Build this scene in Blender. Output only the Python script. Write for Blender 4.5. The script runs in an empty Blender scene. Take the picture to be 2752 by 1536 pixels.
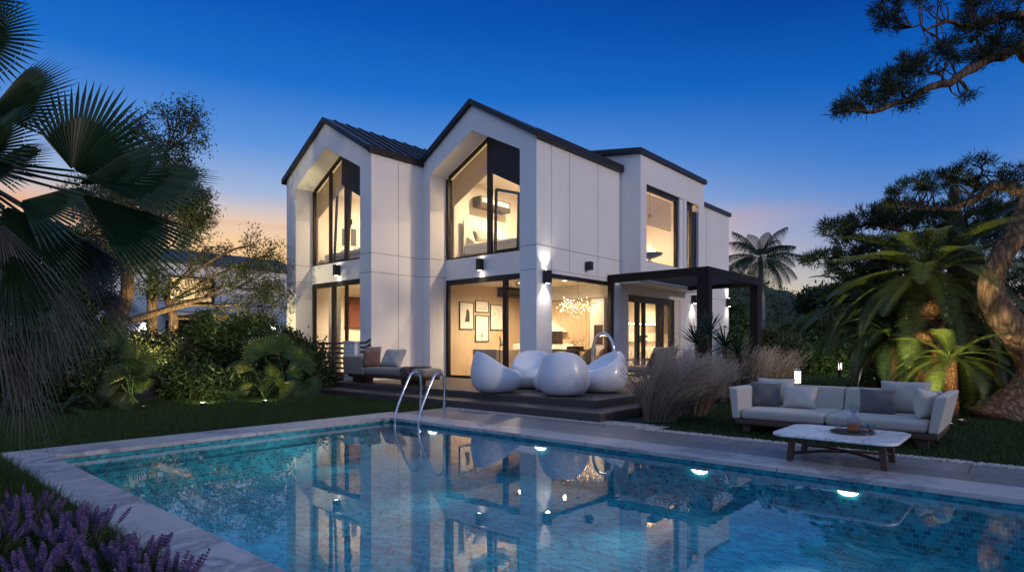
POOLW = 230; SPW = 2.5
import bpy, math, random
import numpy as np
from mathutils import Vector, Matrix
R_ = random.Random(11)
NP = np.random.default_rng(7)
sc = bpy.context.scene
COL = sc.collection
# ------------------------------------------------------------------ camera (level, rising-front)
CAMH = 1.2
FPX = 1605.14; YAW = math.radians(41.1); HOR = 924.4
cam = bpy.data.cameras.new('camera'); camo = bpy.data.objects.new('camera', cam); COL.objects.link(camo)
camo.location = (0, 0, CAMH); camo.rotation_euler = (math.radians(90), 0, YAW)
cam.sensor_width = 36; cam.lens = 36*FPX/2752; cam.shift_y = (HOR-768)/2752; cam.clip_end = 2000; cam.clip_start = .05
sc.camera = camo
FW = np.array([-math.sin(YAW), math.cos(YAW), 0]); RT = np.array([math.cos(YAW), math.sin(YAW), 0])
def ray(x, y):
    k = 2752/2576
    return FW+RT*((x*k-1376)/FPX)+np.array([0, 0, 1.])*((HOR-y*k)/FPX)
def at(x, y, d): p = ray(x, y)*d; p[2] += CAMH; return p          # measured point -> world, given its distance
def at_y(x, y, Y): d = ray(x, y); return at(x, y, Y/d[1])
def at_x(x, y, X): d = ray(x, y); return at(x, y, X/d[0])
def at_z(x, y, Z=0): d = ray(x, y); return at(x, y, (Z-CAMH)/d[2])
# ------------------------------------------------------------------ mesh building
class MB:
    def __init__(s): s.v = []; s.f = []
    def add(s, vs, fs):
        n = len(s.v); s.v += [tuple(map(float, p)) for p in vs]; s.f += [tuple(i+n for i in f) for f in fs]; return s
    def box(s, x0, x1, y0, y1, z0, z1):
        return s.add([(x0,y0,z0),(x1,y0,z0),(x1,y1,z0),(x0,y1,z0),(x0,y0,z1),(x1,y0,z1),(x1,y1,z1),(x0,y1,z1)],
                     [(0,3,2,1),(4,5,6,7),(0,1,5,4),(1,2,6,5),(2,3,7,6),(3,0,4,7)])
    def prism(s, pts, ax, a, b):
        area = sum(pts[i][0]*pts[(i+1)%len(pts)][1]-pts[(i+1)%len(pts)][0]*pts[i][1] for i in range(len(pts)))
        if area < 0: pts = pts[::-1]
        m = {'X': lambda p, t: (t, p[0], p[1]), 'Y': lambda p, t: (p[0], t, p[1]), 'Z': lambda p, t: (p[0], p[1], t)}[ax]
        n = len(pts); vs = [m(p, a) for p in pts]+[m(p, b) for p in pts]
        fl = [tuple(range(n)), tuple(range(2*n-1, n-1, -1))]+[(i, n+i, n+(i+1)%n, (i+1)%n) for i in range(n)]
        if ax != 'Y': fl = [f[::-1] for f in fl]
        return s.add(vs, fl)
    def bar(s, p, q, w, h, up=(0,0,1)):
        p = Vector(p); q = Vector(q); d = (q-p).normalized(); u = Vector(up)
        if abs(d.dot(u)) > .98: u = Vector((1,0,0))
        a = d.cross(u).normalized()*w/2; b = a.cross(d).normalized()*h/2
        return s.add([p-a-b,p+a-b,p+a+b,p-a+b,q-a-b,q+a-b,q+a+b,q-a+b],
                     [(0,3,2,1),(4,5,6,7),(0,1,5,4),(1,2,6,5),(2,3,7,6),(3,0,4,7)])
    def tube(s, pts, rad, n=8, cap=True):
        P = [Vector(p) for p in pts]
        if not hasattr(rad, '__len__'): rad = [rad]*len(P)
        vs = []; fs = []; prev = None
        for i, p in enumerate(P):
            d = (P[min(i+1, len(P)-1)]-P[max(i-1, 0)]).normalized()
            if prev is None:
                u = Vector((0,0,1)) if abs(d.z) < .9 else Vector((1,0,0)); a = d.cross(u).normalized()
            else:
                a = (prev-d*prev.dot(d)); a = a.normalized() if a.length > 1e-6 else d.orthogonal().normalized()
            prev = a; b = d.cross(a)
            for k in range(n):
                t = 2*math.pi*k/n; vs.append(p+(a*math.cos(t)+b*math.sin(t))*rad[i])
        for i in range(len(P)-1):
            for k in range(n):
                k2 = (k+1) % n; fs.append((i*n+k, i*n+k2, (i+1)*n+k2, (i+1)*n+k))
        if cap: fs += [tuple(range(n-1,-1,-1)), tuple((len(P)-1)*n+k for k in range(n))]
        return s.add(vs, fs)
    def lathe(s, prof, c=(0,0,0), n=24, sx=1, sy=1):
        vs = []; fs = []; m = len(prof)
        for k in range(n):
            t = 2*math.pi*k/n
            for r, z in prof: vs.append((c[0]+r*math.cos(t)*sx, c[1]+r*math.sin(t)*sy, c[2]+z))
        for k in range(n):
            k2 = (k+1) % n
            for i in range(m-1): fs.append((k*m+i, k2*m+i, k2*m+i+1, k*m+i+1))
        return s.add(vs, fs)
    def ball(s, c, r, n=6, m=5):
        prof = [(r[0]*math.sin(math.pi*i/m), -r[2]*math.cos(math.pi*i/m)) for i in range(m+1)]
        return s.lathe(prof, c, n, 1, r[1]/r[0])
    def build(s, name, mat=None, parent=None, **k): return finish(mesh_py(name, s.v, s.f), name, mat, parent, **k)
def mesh_py(name, v, f):
    me = bpy.data.meshes.new(name); me.from_pydata(v, [], f); me.update(); return me
def mesh_np(name, V, k):
    """V: (N,k,3) one polygon of k corners each"""
    V = np.asarray(V, np.float32); n = len(V); me = bpy.data.meshes.new(name)
    me.vertices.add(n*k); me.vertices.foreach_set('co', V.reshape(-1))
    me.loops.add(n*k); me.loops.foreach_set('vertex_index', np.arange(n*k, dtype=np.int32))
    me.polygons.add(n); me.polygons.foreach_set('loop_start', np.arange(0, n*k, k, dtype=np.int32))
    try: me.polygons.foreach_set('loop_total', np.full(n, k, np.int32))
    except Exception: pass
    me.update(calc_edges=True); me.validate(); return me
def finish(me, name, mat=None, parent=None, bevel=0, seg=2, smooth=False, sub=0, label=None, weld=False):
    o = bpy.data.objects.new(name, me); COL.objects.link(o)
    if mat: me.materials.append(mat)
    if parent is not None: attach(o, parent)
    if weld: w = o.modifiers.new('weld', 'WELD'); w.merge_threshold = 1e-4
    if bevel:
        b = o.modifiers.new('bevel', 'BEVEL'); b.width = bevel; b.segments = seg; b.limit_method = 'ANGLE'; b.angle_limit = .6
        b.harden_normals = False
    if sub: m = o.modifiers.new('sub', 'SUBSURF'); m.levels = m.render_levels = sub
    if smooth or bevel or sub: me.polygons.foreach_set('use_smooth', [True]*len(me.polygons))
    if bevel and not smooth:
        o.modifiers.new('wn', 'WEIGHTED_NORMAL')
    if label: o['label'] = label
    return o
def attach(o, parent):
    """parts are modelled in the coordinates of their thing's root (world when the root has 'world')"""
    o.parent = parent
    if parent.get('_w'): o.location = -Vector(parent.location)
def thing(name, label, cat, loc=(0,0,0), rz=0, group=None, world=True):
    o = bpy.data.objects.new(name, None); COL.objects.link(o); o.location = loc; o.rotation_euler = (0,0,rz)
    o.empty_display_size = .2
    if world: o['_w'] = 1
    return tag(o, label, cat, group)
def tag(o, label=None, cat=None, group=None, kind=None):
    if label: o['label'] = label
    if cat: o['category'] = cat
    if group: o['group'] = group
    if kind: o['kind'] = kind
    return o
def struct(o, label=None): o['kind'] = 'structure'; return o
def dup(root, loc, rz=0, label=None):
    r = root.copy(); COL.objects.link(r); r.location = loc; r.rotation_euler = (0,0,rz)
    if label: r['label'] = label
    def rec(a, b):
        for ch in a.children:
            c = ch.copy(); COL.objects.link(c); c.parent = b; rec(ch, c)
    rec(root, r); return r
# ------------------------------------------------------------------ materials
def srgb(r, g, b):
    f = lambda c: (c/255/12.92 if c/255 <= .04045 else ((c/255+.055)/1.055)**2.4)
    return (f(r), f(g), f(b), 1)
class NT:
    def __init__(s, m): s.t = m.node_tree; s.n = s.t.nodes
    def __call__(s, typ, **k):
        n = s.n.new('ShaderNode'+typ)
        for a, b in k.items():
            if a in ('inputs',):
                for i, val in b.items(): n.inputs[i].default_value = val
            else: setattr(n, a, b)
        return n
    def link(s, a, b): s.t.links.new(a, b)
def mat(name, col, rough=.6, metal=0, var=0, scale=4, bump=0, bscale=60, spec=.5, coat=0, emis=None, estr=0, trans=0, col2=None, stretch=None, detail=4, sheen=0):
    m = bpy.data.materials.new(name); m.use_nodes = True; N = NT(m); b = N.n['Principled BSDF']
    if len(col) == 3: col = (*col, 1)
    b.inputs['Base Color'].default_value = col; b.inputs['Roughness'].default_value = rough; b.inputs['Metallic'].default_value = metal
    b.inputs['Specular IOR Level'].default_value = spec; b.inputs['Coat Weight'].default_value = coat
    if sheen: b.inputs['Sheen Weight'].default_value = sheen
    if trans: b.inputs['Transmission Weight'].default_value = trans
    if emis: b.inputs['Emission Color'].default_value = (*emis[:3], 1); b.inputs['Emission Strength'].default_value = estr
    if var or bump or col2:
        tc = N('TexCoord'); src = tc.outputs['Object']
        if stretch:
            mp = N('Mapping'); mp.inputs['Scale'].default_value = stretch; N.link(src, mp.inputs['Vector']); src = mp.outputs['Vector']
        if var or col2:
            no = N('TexNoise'); no.inputs['Scale'].default_value = scale; no.inputs['Detail'].default_value = detail; N.link(src, no.inputs['Vector'])
            rp = N('ValToRGB'); c2 = col2 if col2 else tuple(c*(1-var) for c in col[:3])+(1,)
            if len(c2) == 3: c2 = (*c2, 1)
            rp.color_ramp.elements[0].position = .32; rp.color_ramp.elements[1].position = .68
            rp.color_ramp.elements[0].color = c2; rp.color_ramp.elements[1].color = col
            N.link(no.outputs['Fac'], rp.inputs['Fac']); N.link(rp.outputs['Color'], b.inputs['Base Color'])
        if bump:
            n2 = N('TexNoise'); n2.inputs['Scale'].default_value = bscale; n2.inputs['Detail'].default_value = 3; N.link(src, n2.inputs['Vector'])
            bp = N('Bump'); bp.inputs['Strength'].default_value = bump; bp.inputs['Distance'].default_value = .01
            N.link(n2.outputs['Fac'], bp.inputs['Height']); N.link(bp.outputs['Normal'], b.inputs['Normal'])
    return m
def leafmat(name, dark, light, rough=.5, transl=.25, spec=.35):
    m = bpy.data.materials.new(name); m.use_nodes = True; N = NT(m); b = N.n['Principled BSDF']; out = N.n['Material Output']
    g = N('NewGeometry'); rp = N('ValToRGB'); e = rp.color_ramp.elements
    e[0].color = (*dark, 1); e[1].color = (*light, 1)
    N.link(g.outputs['Random Per Island'], rp.inputs['Fac']); N.link(rp.outputs['Color'], b.inputs['Base Color'])
    b.inputs['Roughness'].default_value = rough; b.inputs['Specular IOR Level'].default_value = spec
    t = N('BsdfTranslucent'); N.link(rp.outputs['Color'], t.inputs['Color'])
    mx = N('MixShader'); mx.inputs[0].default_value = transl
    N.link(b.outputs[0], mx.inputs[1]); N.link(t.outputs[0], mx.inputs[2]); N.link(mx.outputs[0], out.inputs[0])
    return m
def schlick(N, f0, normal=None, top=1):
    lw = N('LayerWeight'); lw.inputs['Blend'].default_value = .5
    if normal: N.link(normal, lw.inputs['Normal'])
    p = N('Math'); p.operation = 'POWER'; p.inputs[1].default_value = 5; N.link(lw.outputs['Facing'], p.inputs[0])
    a = N('Math'); a.operation = 'MULTIPLY_ADD'; a.use_clamp = True; N.link(p.outputs[0], a.inputs[0]); a.inputs[1].default_value = top-f0; a.inputs[2].default_value = f0
    return a.outputs[0]
def glassmat(name, tint=(1,1,1), ior=1.5, rough=0):
    m = bpy.data.materials.new(name); m.use_nodes = True; N = NT(m); N.n.remove(N.n['Principled BSDF']); out = N.n['Material Output']
    t = N('BsdfTransparent'); t.inputs['Color'].default_value = (*tint, 1)
    gl = N('BsdfGlossy'); gl.inputs['Roughness'].default_value = rough; mx = N('MixShader')
    N.link(schlick(N, ((ior-1)/(ior+1))**2), mx.inputs[0]); N.link(t.outputs[0], mx.inputs[1]); N.link(gl.outputs[0], mx.inputs[2]); N.link(mx.outputs[0], out.inputs[0])
    return m
def brickmat(name, c1, c2, mortar, bw, bh, ms, axes='XY', rough=.5, offset=.5, bump=.3, spec=.5, noise=0, coat=0):
    m = bpy.data.materials.new(name); m.use_nodes = True; N = NT(m); b = N.n['Principled BSDF']
    tc = N('TexCoord'); sp = N('SeparateXYZ'); cb = N('CombineXYZ'); N.link(tc.outputs['Object'], sp.inputs[0])
    N.link(sp.outputs['XYZ'.index(axes[0])], cb.inputs[0]); N.link(sp.outputs['XYZ'.index(axes[1])], cb.inputs[1])
    br = N('TexBrick'); br.offset = offset; br.inputs['Color1'].default_value = (*c1, 1); br.inputs['Color2'].default_value = (*c2, 1); br.inputs['Mortar'].default_value = (*mortar, 1)
    br.inputs['Scale'].default_value = 1; br.inputs['Brick Width'].default_value = bw; br.inputs['Row Height'].default_value = bh
    br.inputs['Mortar Size'].default_value = ms; br.inputs['Mortar Smooth'].default_value = .1; br.inputs['Bias'].default_value = 0
    N.link(cb.outputs[0], br.inputs['Vector']); colr = br.outputs['Color']
    if noise:
        no = N('TexNoise'); no.inputs['Scale'].default_value = noise; no.inputs['Detail'].default_value = 5; N.link(tc.outputs['Object'], no.inputs['Vector'])
        mp = N('MapRange'); mp.inputs['To Min'].default_value = .6; mp.inputs['To Max'].default_value = 1.4; N.link(no.outputs['Fac'], mp.inputs['Value'])
        mu = N('MixRGB'); mu.blend_type = 'MULTIPLY'; mu.inputs[0].default_value = 1; N.link(colr, mu.inputs[1]); N.link(mp.outputs[0], mu.inputs[2]); colr = mu.outputs[0]
    N.link(colr, b.inputs['Base Color']); b.inputs['Roughness'].default_value = rough; b.inputs['Specular IOR Level'].default_value = spec
    b.inputs['Coat Weight'].default_value = coat
    bp = N('Bump'); bp.inputs['Strength'].default_value = bump; bp.inputs['Distance'].default_value = .004; bp.invert = True
    N.link(br.outputs['Fac'], bp.inputs['Height']); N.link(bp.outputs['Normal'], b.inputs['Normal'])
    return m
M = {}
M['white'] = mat('white_render', (.84,.83,.82), .55, var=.05, scale=1.2, bump=.06, bscale=180)
M['joint'] = mat('panel_joint', (.22,.22,.23), .8)
M['roof'] = mat('charcoal_metal_roof', (.035,.037,.042), .42, .5, var=.25, scale=3, bump=.05)
M['frame'] = mat('bronze_frame', (.022,.018,.016), .4, .3)
M['perg'] = mat('dark_aluminium', (.010,.0085,.008), .6, 0, bump=.03, spec=.25)
M['lampblk'] = mat('black_lamp_body', (.012,.012,.014), .4, .2)
M['paint'] = mat('warm_interior_paint', (.80,.74,.64), .6, var=.03)
M['ceil'] = mat('ceiling_paint', (.82,.78,.70), .7)
M['woodpanel'] = mat('light_wood_panel', (.62,.47,.30), .5, col2=(.54,.40,.25), scale=5, stretch=(3,3,.25))
M['floorwood'] = mat('oak_floor', (.42,.30,.19), .4, col2=(.34,.24,.15), scale=6, stretch=(.4,4,1))
M['glass'] = glassmat('window_glass', (.95,.95,.94), 1.5)
M['deck'] = None
M['fabric'] = mat('pale_grey_fabric', (.46,.425,.37), .9, var=.12, scale=3, bump=.25, bscale=350, sheen=.3)
M['fabricw'] = mat('off_white_fabric', (.53,.495,.435), .9, var=.1, scale=3, bump=.25, bscale=350, sheen=.3)
M['fabricd'] = mat('charcoal_fabric', (.13,.12,.13), .95, var=.15, scale=6, bump=.25, bscale=350, sheen=.3)
M['fabricb'] = mat('brown_fabric', (.23,.13,.085), .9, var=.2, scale=8, bump=.25, bscale=300)
M['taupe'] = mat('taupe_fabric', (.30,.25,.21), .9, var=.12, scale=4, bump=.2, bscale=300)
M['throw'] = mat('dark_brown_throw', (.11,.08,.065), .95, var=.3, scale=12, bump=.4, bscale=120)
M['wood'] = mat('dark_teak', (.075,.042,.028), .5, var=.35, scale=8, stretch=(1,1,6))
M['steel'] = mat('polished_steel', (.62,.63,.65), .16, 1)
M['gloss'] = mat('white_glossy_plastic', (.74,.76,.80), .3, coat=.25, bump=.02, bscale=20)
M['black'] = mat('black_plastic', (.012,.012,.012), .35)
M['linen'] = mat('white_linen', (.78,.74,.68), .9, bump=.2, bscale=60)
M['linenp'] = mat('patterned_bedding', (.55,.56,.60), .9, col2=(.14,.17,.24), scale=7, detail=6)
M['marblew'] = None
def glow(name, col, s): return mat(name, (.02,.02,.02), .5, emis=col, estr=s)
M['g_warm'] = glow('warm_lamp_glow', (1,.78,.48), 14)
M['g_cool'] = glow('sconce_glow', (1,.9,.74), 22)
M['g_pool'] = glow('pool_lamp_glow', (1,.97,.93), 9)
M['g_boll'] = glow('bollard_glow', (1,.88,.80), 3)
M['g_yel'] = glow('spotlight_glow', (1,.78,.25), 12)
M['flame'] = glow('flame', (1,.5,.14), 9)
M['bulb'] = glow('chandelier_bulb', (1,.83,.56), 7)
M['slate'] = mat('grey_slate_roof', (.06,.065,.075), .8, var=.3, scale=2)
M['loungefab'] = mat('sand_armchair_fabric', (.46,.38,.28), .9, var=.1, scale=4)
def marble(name, base, vein, sc_=2.2, rough=.25, w=.035, soft=False):
    m = bpy.data.materials.new(name); m.use_nodes = True; N = NT(m); b = N.n['Principled BSDF']; tc = N('TexCoord')
    n1 = N('TexNoise'); n1.inputs['Scale'].default_value = sc_; n1.inputs['Detail'].default_value = 7; n1.inputs['Roughness'].default_value = .62; n1.inputs['Distortion'].default_value = .9
    N.link(tc.outputs['Object'], n1.inputs['Vector']); rp = N('ValToRGB'); e = rp.color_ramp.elements
    e[0].position = .5-w*2.2; e[0].color = (*base, 1); e[1].position = .5; e[1].color = (*vein, 1); x = e.new(.5+w*1.5); x.color = (*base, 1)
    N.link(n1.outputs['Fac'], rp.inputs['Fac'])
    n2 = N('TexNoise'); n2.inputs['Scale'].default_value = .9; N.link(tc.outputs['Object'], n2.inputs['Vector'])
    mx = N('MixRGB'); mx.inputs[1].default_value = (*base, 1); N.link(rp.outputs[0], mx.inputs[2])
    mr = N('MapRange'); mr.inputs['From Min'].default_value = .35; mr.inputs['From Max'].default_value = .6; N.link(n2.outputs['Fac'], mr.inputs['Value']); N.link(mr.outputs[0], mx.inputs[0])
    fin = mx.outputs[0]
    if soft:
        n3 = N('TexNoise'); n3.inputs['Scale'].default_value = 14; n3.inputs['Detail'].default_value = 6; N.link(tc.outputs['Object'], n3.inputs['Vector'])
        m3 = N('MapRange'); m3.inputs['To Min'].default_value = .75; m3.inputs['To Max'].default_value = 1.2; N.link(n3.outputs['Fac'], m3.inputs['Value'])
        mm = N('MixRGB'); mm.blend_type = 'MULTIPLY'; mm.inputs[0].default_value = 1; N.link(fin, mm.inputs[1]); N.link(m3.outputs[0], mm.inputs[2]); fin = mm.outputs[0]
        bp = N('Bump'); bp.inputs['Strength'].default_value = .12; bp.inputs['Distance'].default_value = .006; N.link(n3.outputs['Fac'], bp.inputs['Height']); N.link(bp.outputs[0], b.inputs['Normal'])
    N.link(fin, b.inputs['Base Color']); b.inputs['Roughness'].default_value = rough; return m
M['marblew'] = marble('white_marble', (.80,.80,.81), (.36,.37,.40), 3.6, .22, .014)
M['stone'] = marble('grey_stone_coping', (.48,.465,.465), (.22,.22,.25), 2.2, .4, .05, True)
M['patio'] = brickmat('slate_patio', (.18,.175,.18), (.23,.22,.225), (.05,.05,.052), 1.15, .5, .006, 'XY', .42, .4, .5, noise=9)
M['deck'] = brickmat('deck_boards', (.10,.072,.058), (.135,.098,.078), (.015,.012,.01), 2.6, .14, .006, 'XY', .5, .37, .5, noise=6)
M['riser'] = mat('deck_riser', (.075,.06,.055), .55, var=.3, scale=4, stretch=(.6,.6,10))
TILE1, TILE2, GR = (.002,.115,.20), (.010,.40,.49), (.09,.50,.56)
M['tile_xz'] = brickmat('pool_tile_long_wall', TILE1, TILE2, GR, .052, .042, .002, 'XZ', .6, .5, .1, noise=5)
M['tile_yz'] = brickmat('pool_tile_end_wall', TILE1, TILE2, GR, .052, .042, .002, 'YZ', .6, .5, .1, noise=5)
M['tile_xy'] = brickmat('pool_tile_floor', TILE1, TILE2, GR, .074, .040, .0022, 'XY', .6, .5, .1, noise=3)
M['bark'] = None
def barkmat(name, c1, c2, sc_=7, stretch=(1,1,.35), b_=.9):
    m = bpy.data.materials.new(name); m.use_nodes = True; N = NT(m); b = N.n['Principled BSDF']; tc = N('TexCoord'); mp = N('Mapping'); mp.inputs['Scale'].default_value = stretch
    N.link(tc.outputs['Object'], mp.inputs[0])
    no = N('TexNoise'); no.inputs['Scale'].default_value = 6; no.inputs['Detail'].default_value = 5; N.link(mp.outputs[0], no.inputs['Vector'])
    ad = N('MixRGB'); ad.blend_type = 'ADD'; ad.inputs[0].default_value = .22; N.link(mp.outputs[0], ad.inputs[1]); N.link(no.outputs['Color'], ad.inputs[2])
    vo = N('TexVoronoi'); vo.feature = 'DISTANCE_TO_EDGE'; vo.inputs['Scale'].default_value = sc_; N.link(ad.outputs[0], vo.inputs['Vector'])
    n2 = N('TexNoise'); n2.inputs['Scale'].default_value = 22; n2.inputs['Detail'].default_value = 6; N.link(mp.outputs[0], n2.inputs['Vector'])
    mu = N('Math'); mu.operation = 'MULTIPLY_ADD'; N.link(n2.outputs['Fac'], mu.inputs[0]); mu.inputs[1].default_value = .30; N.link(vo.outputs['Distance'], mu.inputs[2])
    rp = N('ValToRGB'); e = rp.color_ramp.elements; e[0].color = (*c1, 1); e[0].position = .12; e[1].color = (*c2, 1); e[1].position = .46; N.link(mu.outputs[0], rp.inputs[0])
    N.link(rp.outputs[0], b.inputs['Base Color']); b.inputs['Roughness'].default_value = .9; b.inputs['Specular IOR Level'].default_value = .2
    bp = N('Bump'); bp.inputs['Strength'].default_value = b_; bp.inputs['Distance'].default_value = .06; N.link(rp.outputs[0], bp.inputs['Height']); N.link(bp.outputs[0], b.inputs['Normal'])
    return m
M['bark'] = barkmat('plated_pine_bark', (.04,.027,.019), (.20,.135,.095), 11, (1,1,.24), .8)
M['bark2'] = barkmat('smooth_brown_bark', (.06,.04,.025), (.26,.17,.10), 14, (1,1,.2), .5)
M['pineapple'] = barkmat('cycad_trunk_scales', (.03,.015,.01), (.26,.13,.07), 20, (1,1,.9), 1)
M['grass'] = leafmat('lawn_blades', (.014,.040,.008), (.038,.082,.017), .6, .3)
M['soil'] = mat('dark_lawn_ground', (.016,.026,.010), .95, var=.4, scale=3, bump=.5, bscale=30)
M['lf_dark'] = leafmat('dark_evergreen_leaves', (.012,.03,.012), (.04,.075,.025))
M['lf_mid'] = leafmat('green_leaves', (.03,.065,.015), (.075,.125,.03))
M['lf_olive'] = leafmat('olive_leaves', (.045,.065,.025), (.11,.13,.05))
M['lf_palm'] = leafmat('palm_leaves', (.011,.038,.017), (.028,.068,.028), .42)
M['lf_fan'] = leafmat('fan_palm_leaves', (.02,.055,.022), (.05,.10,.035), .4)
M['lf_dead'] = leafmat('dry_palm_leaves', (.045,.05,.056), (.115,.12,.125), .8, .1)
M['lf_cyc'] = leafmat('cycad_leaves', (.030,.050,.012), (.078,.108,.028), .38)
M['lf_pine'] = leafmat('pine_needles', (.012,.028,.012), (.032,.055,.02), .6, .15)
M['lf_straw'] = leafmat('straw_grass', (.19,.15,.11), (.37,.30,.235), .8, .3)
M['lf_plume'] = leafmat('grass_plumes', (.37,.30,.24), (.60,.51,.43), .85, .35)
M['lf_lav'] = leafmat('lavender_flowers', (.09,.06,.15), (.26,.175,.39), .7, .3)
M['lf_stem'] = leafmat('lavender_stems', (.06,.085,.04), (.13,.16,.08), .7, .3)
M['pebble'] = mat('pale_pebbles', (.46,.44,.42), .8, var=.4, scale=8)
# ------------------------------------------------------------------ lights
def lamp(kind, name, loc, power, col, tgt=None, size=.1, spot=60, blend=.6, parent=None):
    l = bpy.data.lights.new(name, kind); l.energy = power; l.color = col
    o = bpy.data.objects.new(name, l); COL.objects.link(o); o.location = loc
    if kind == 'AREA': l.shape = 'DISK'; l.size = size
    elif kind == 'SPOT': l.spot_size = math.radians(spot); l.spot_blend = blend; l.shadow_soft_size = size
    elif kind == 'POINT': l.shadow_soft_size = size
    if tgt is not None: o.rotation_euler = (Vector(tgt)-Vector(loc)).to_track_quat('-Z', 'Y').to_euler()
    return o
WARM = (1, .755, .47)
# ------------------------------------------------------------------ sky and sun
w = bpy.data.worlds.new('World'); sc.world = w; w.use_nodes = True
N = NT(w); bg = N.n['Background']; bg.inputs['Strength'].default_value = .1
tc = N('TexCoord'); nrm = N('VectorMath'); nrm.operation = 'NORMALIZE'; N.link(tc.outputs['Generated'], nrm.inputs[0])
sp = N('SeparateXYZ'); N.link(nrm.outputs[0], sp.inputs[0])
def ramp(stops):
    r = N('ValToRGB'); e = r.color_ramp.elements; r.color_ramp.interpolation = 'EASE' if False else 'LINEAR'
    for i, (p, c) in enumerate(stops):
        x = e[i] if i < 2 else e.new(p)
        x.position = p; x.color = srgb(*c)
    return r
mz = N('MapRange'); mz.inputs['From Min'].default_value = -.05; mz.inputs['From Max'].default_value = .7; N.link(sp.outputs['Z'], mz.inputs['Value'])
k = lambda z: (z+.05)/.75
rS = ramp([(0,(60,50,45)),(1.0,(112,146,206)),(k(-.005),(255,222,142)),(k(.10),(255,220,146)),(k(.15),(253,209,158)),(k(.190),(226,202,186)),(k(.225),(164,184,218)),(k(.295),(94,148,220)),(k(.38),(28,112,204)),(k(.47),(9,88,184)),(k(.56),(6,72,162))])  # top stop here and below: out-of-view zenith brightened to raise ambient light
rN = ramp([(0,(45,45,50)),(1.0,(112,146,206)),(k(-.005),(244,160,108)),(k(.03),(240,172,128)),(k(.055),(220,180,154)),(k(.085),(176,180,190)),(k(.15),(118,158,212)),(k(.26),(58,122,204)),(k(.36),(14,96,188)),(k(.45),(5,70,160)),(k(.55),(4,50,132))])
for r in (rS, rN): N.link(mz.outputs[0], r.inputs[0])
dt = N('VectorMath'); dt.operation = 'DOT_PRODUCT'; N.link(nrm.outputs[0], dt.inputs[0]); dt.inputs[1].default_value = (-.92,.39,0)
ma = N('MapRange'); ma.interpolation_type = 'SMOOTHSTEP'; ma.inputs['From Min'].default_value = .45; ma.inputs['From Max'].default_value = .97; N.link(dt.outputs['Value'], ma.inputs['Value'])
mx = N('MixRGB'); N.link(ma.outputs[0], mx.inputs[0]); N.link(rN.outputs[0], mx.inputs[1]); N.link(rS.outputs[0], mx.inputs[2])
rE = ramp([(0,(56,60,72)),(1.0,(144,168,212)),(k(-.005),(148,158,204)),(k(.12),(152,168,216)),(k(.3),(152,174,222)),(k(.55),(146,170,218))])  # sky behind the camera, added brighter than dusk to light the facade
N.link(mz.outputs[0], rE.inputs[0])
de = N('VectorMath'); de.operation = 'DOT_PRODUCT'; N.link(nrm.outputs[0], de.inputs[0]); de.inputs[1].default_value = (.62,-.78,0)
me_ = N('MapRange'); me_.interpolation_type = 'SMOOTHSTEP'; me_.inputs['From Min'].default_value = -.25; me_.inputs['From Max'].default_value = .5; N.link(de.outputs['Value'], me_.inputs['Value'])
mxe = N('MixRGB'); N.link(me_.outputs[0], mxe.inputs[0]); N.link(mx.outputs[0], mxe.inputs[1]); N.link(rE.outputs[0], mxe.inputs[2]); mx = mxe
# thin cloud streaks low over the sunset
mpc = N('Mapping'); mpc.inputs['Scale'].default_value = (2.2,2.2,16); N.link(nrm.outputs[0], mpc.inputs[0])
nc = N('TexNoise'); nc.inputs['Scale'].default_value = 1.6; nc.inputs['Detail'].default_value = 5; nc.inputs['Distortion'].default_value = .4; N.link(mpc.outputs[0], nc.inputs['Vector'])
cr = N('MapRange'); cr.inputs['From Min'].default_value = .42; cr.inputs['From Max'].default_value = .62; cr.inputs['To Max'].default_value = .75; N.link(nc.outputs['Fac'], cr.inputs['Value'])
band = N('ValToRGB'); e = band.color_ramp.elements; e[0].position = k(.12); e[0].color = (0,0,0,1); e[1].position = k(.178); e[1].color = (1,1,1,1); x = e.new(k(.225)); x.color = (0,0,0,1); N.link(mz.outputs[0], band.inputs[0])
mm = N('Math'); mm.operation = 'MULTIPLY'; N.link(cr.outputs[0], mm.inputs[0]); N.link(band.outputs[0], mm.inputs[1])
mm2 = N('Math'); mm2.operation = 'MULTIPLY'; N.link(mm.outputs[0], mm2.inputs[0]); N.link(ma.outputs[0], mm2.inputs[1])
mc = N('MixRGB'); N.link(mm2.outputs[0], mc.inputs[0]); N.link(mx.outputs[0], mc.inputs[1]); mc.inputs[2].default_value = srgb(232,158,116)
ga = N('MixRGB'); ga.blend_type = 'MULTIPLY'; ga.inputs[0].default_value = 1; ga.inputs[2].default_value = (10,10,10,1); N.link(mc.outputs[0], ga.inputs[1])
SUN_EL = math.radians(15); SUN_DIR = Vector((.99, .10, 0)).normalized()
sky = N('TexSky'); sky.sky_type = 'NISHITA'; sky.sun_disc = False; sky.sun_elevation = math.radians(1.0)
sky.sun_rotation = math.atan2(SUN_DIR.x, SUN_DIR.y)
sg = N('MixRGB'); sg.blend_type = 'ADD'; sg.inputs[0].default_value = .015; N.link(ga.outputs[0], sg.inputs[1]); N.link(sky.outputs[0], sg.inputs[2])
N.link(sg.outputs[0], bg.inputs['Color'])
sun = bpy.data.lights.new('sun', 'SUN'); so = bpy.data.objects.new('sun', sun); COL.objects.link(so)
sun.energy = .82; sun.angle = math.radians(3); sun.color = (1,.76,.58)
dv = Vector((SUN_DIR.x*math.cos(SUN_EL), SUN_DIR.y*math.cos(SUN_EL), math.sin(SUN_EL)))
so.rotation_euler = dv.to_track_quat('Z', 'Y').to_euler()
sc.view_settings.view_transform = 'Standard'; sc.view_settings.look = 'None'; sc.view_settings.exposure = 0; sc.view_settings.gamma = 1
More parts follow.
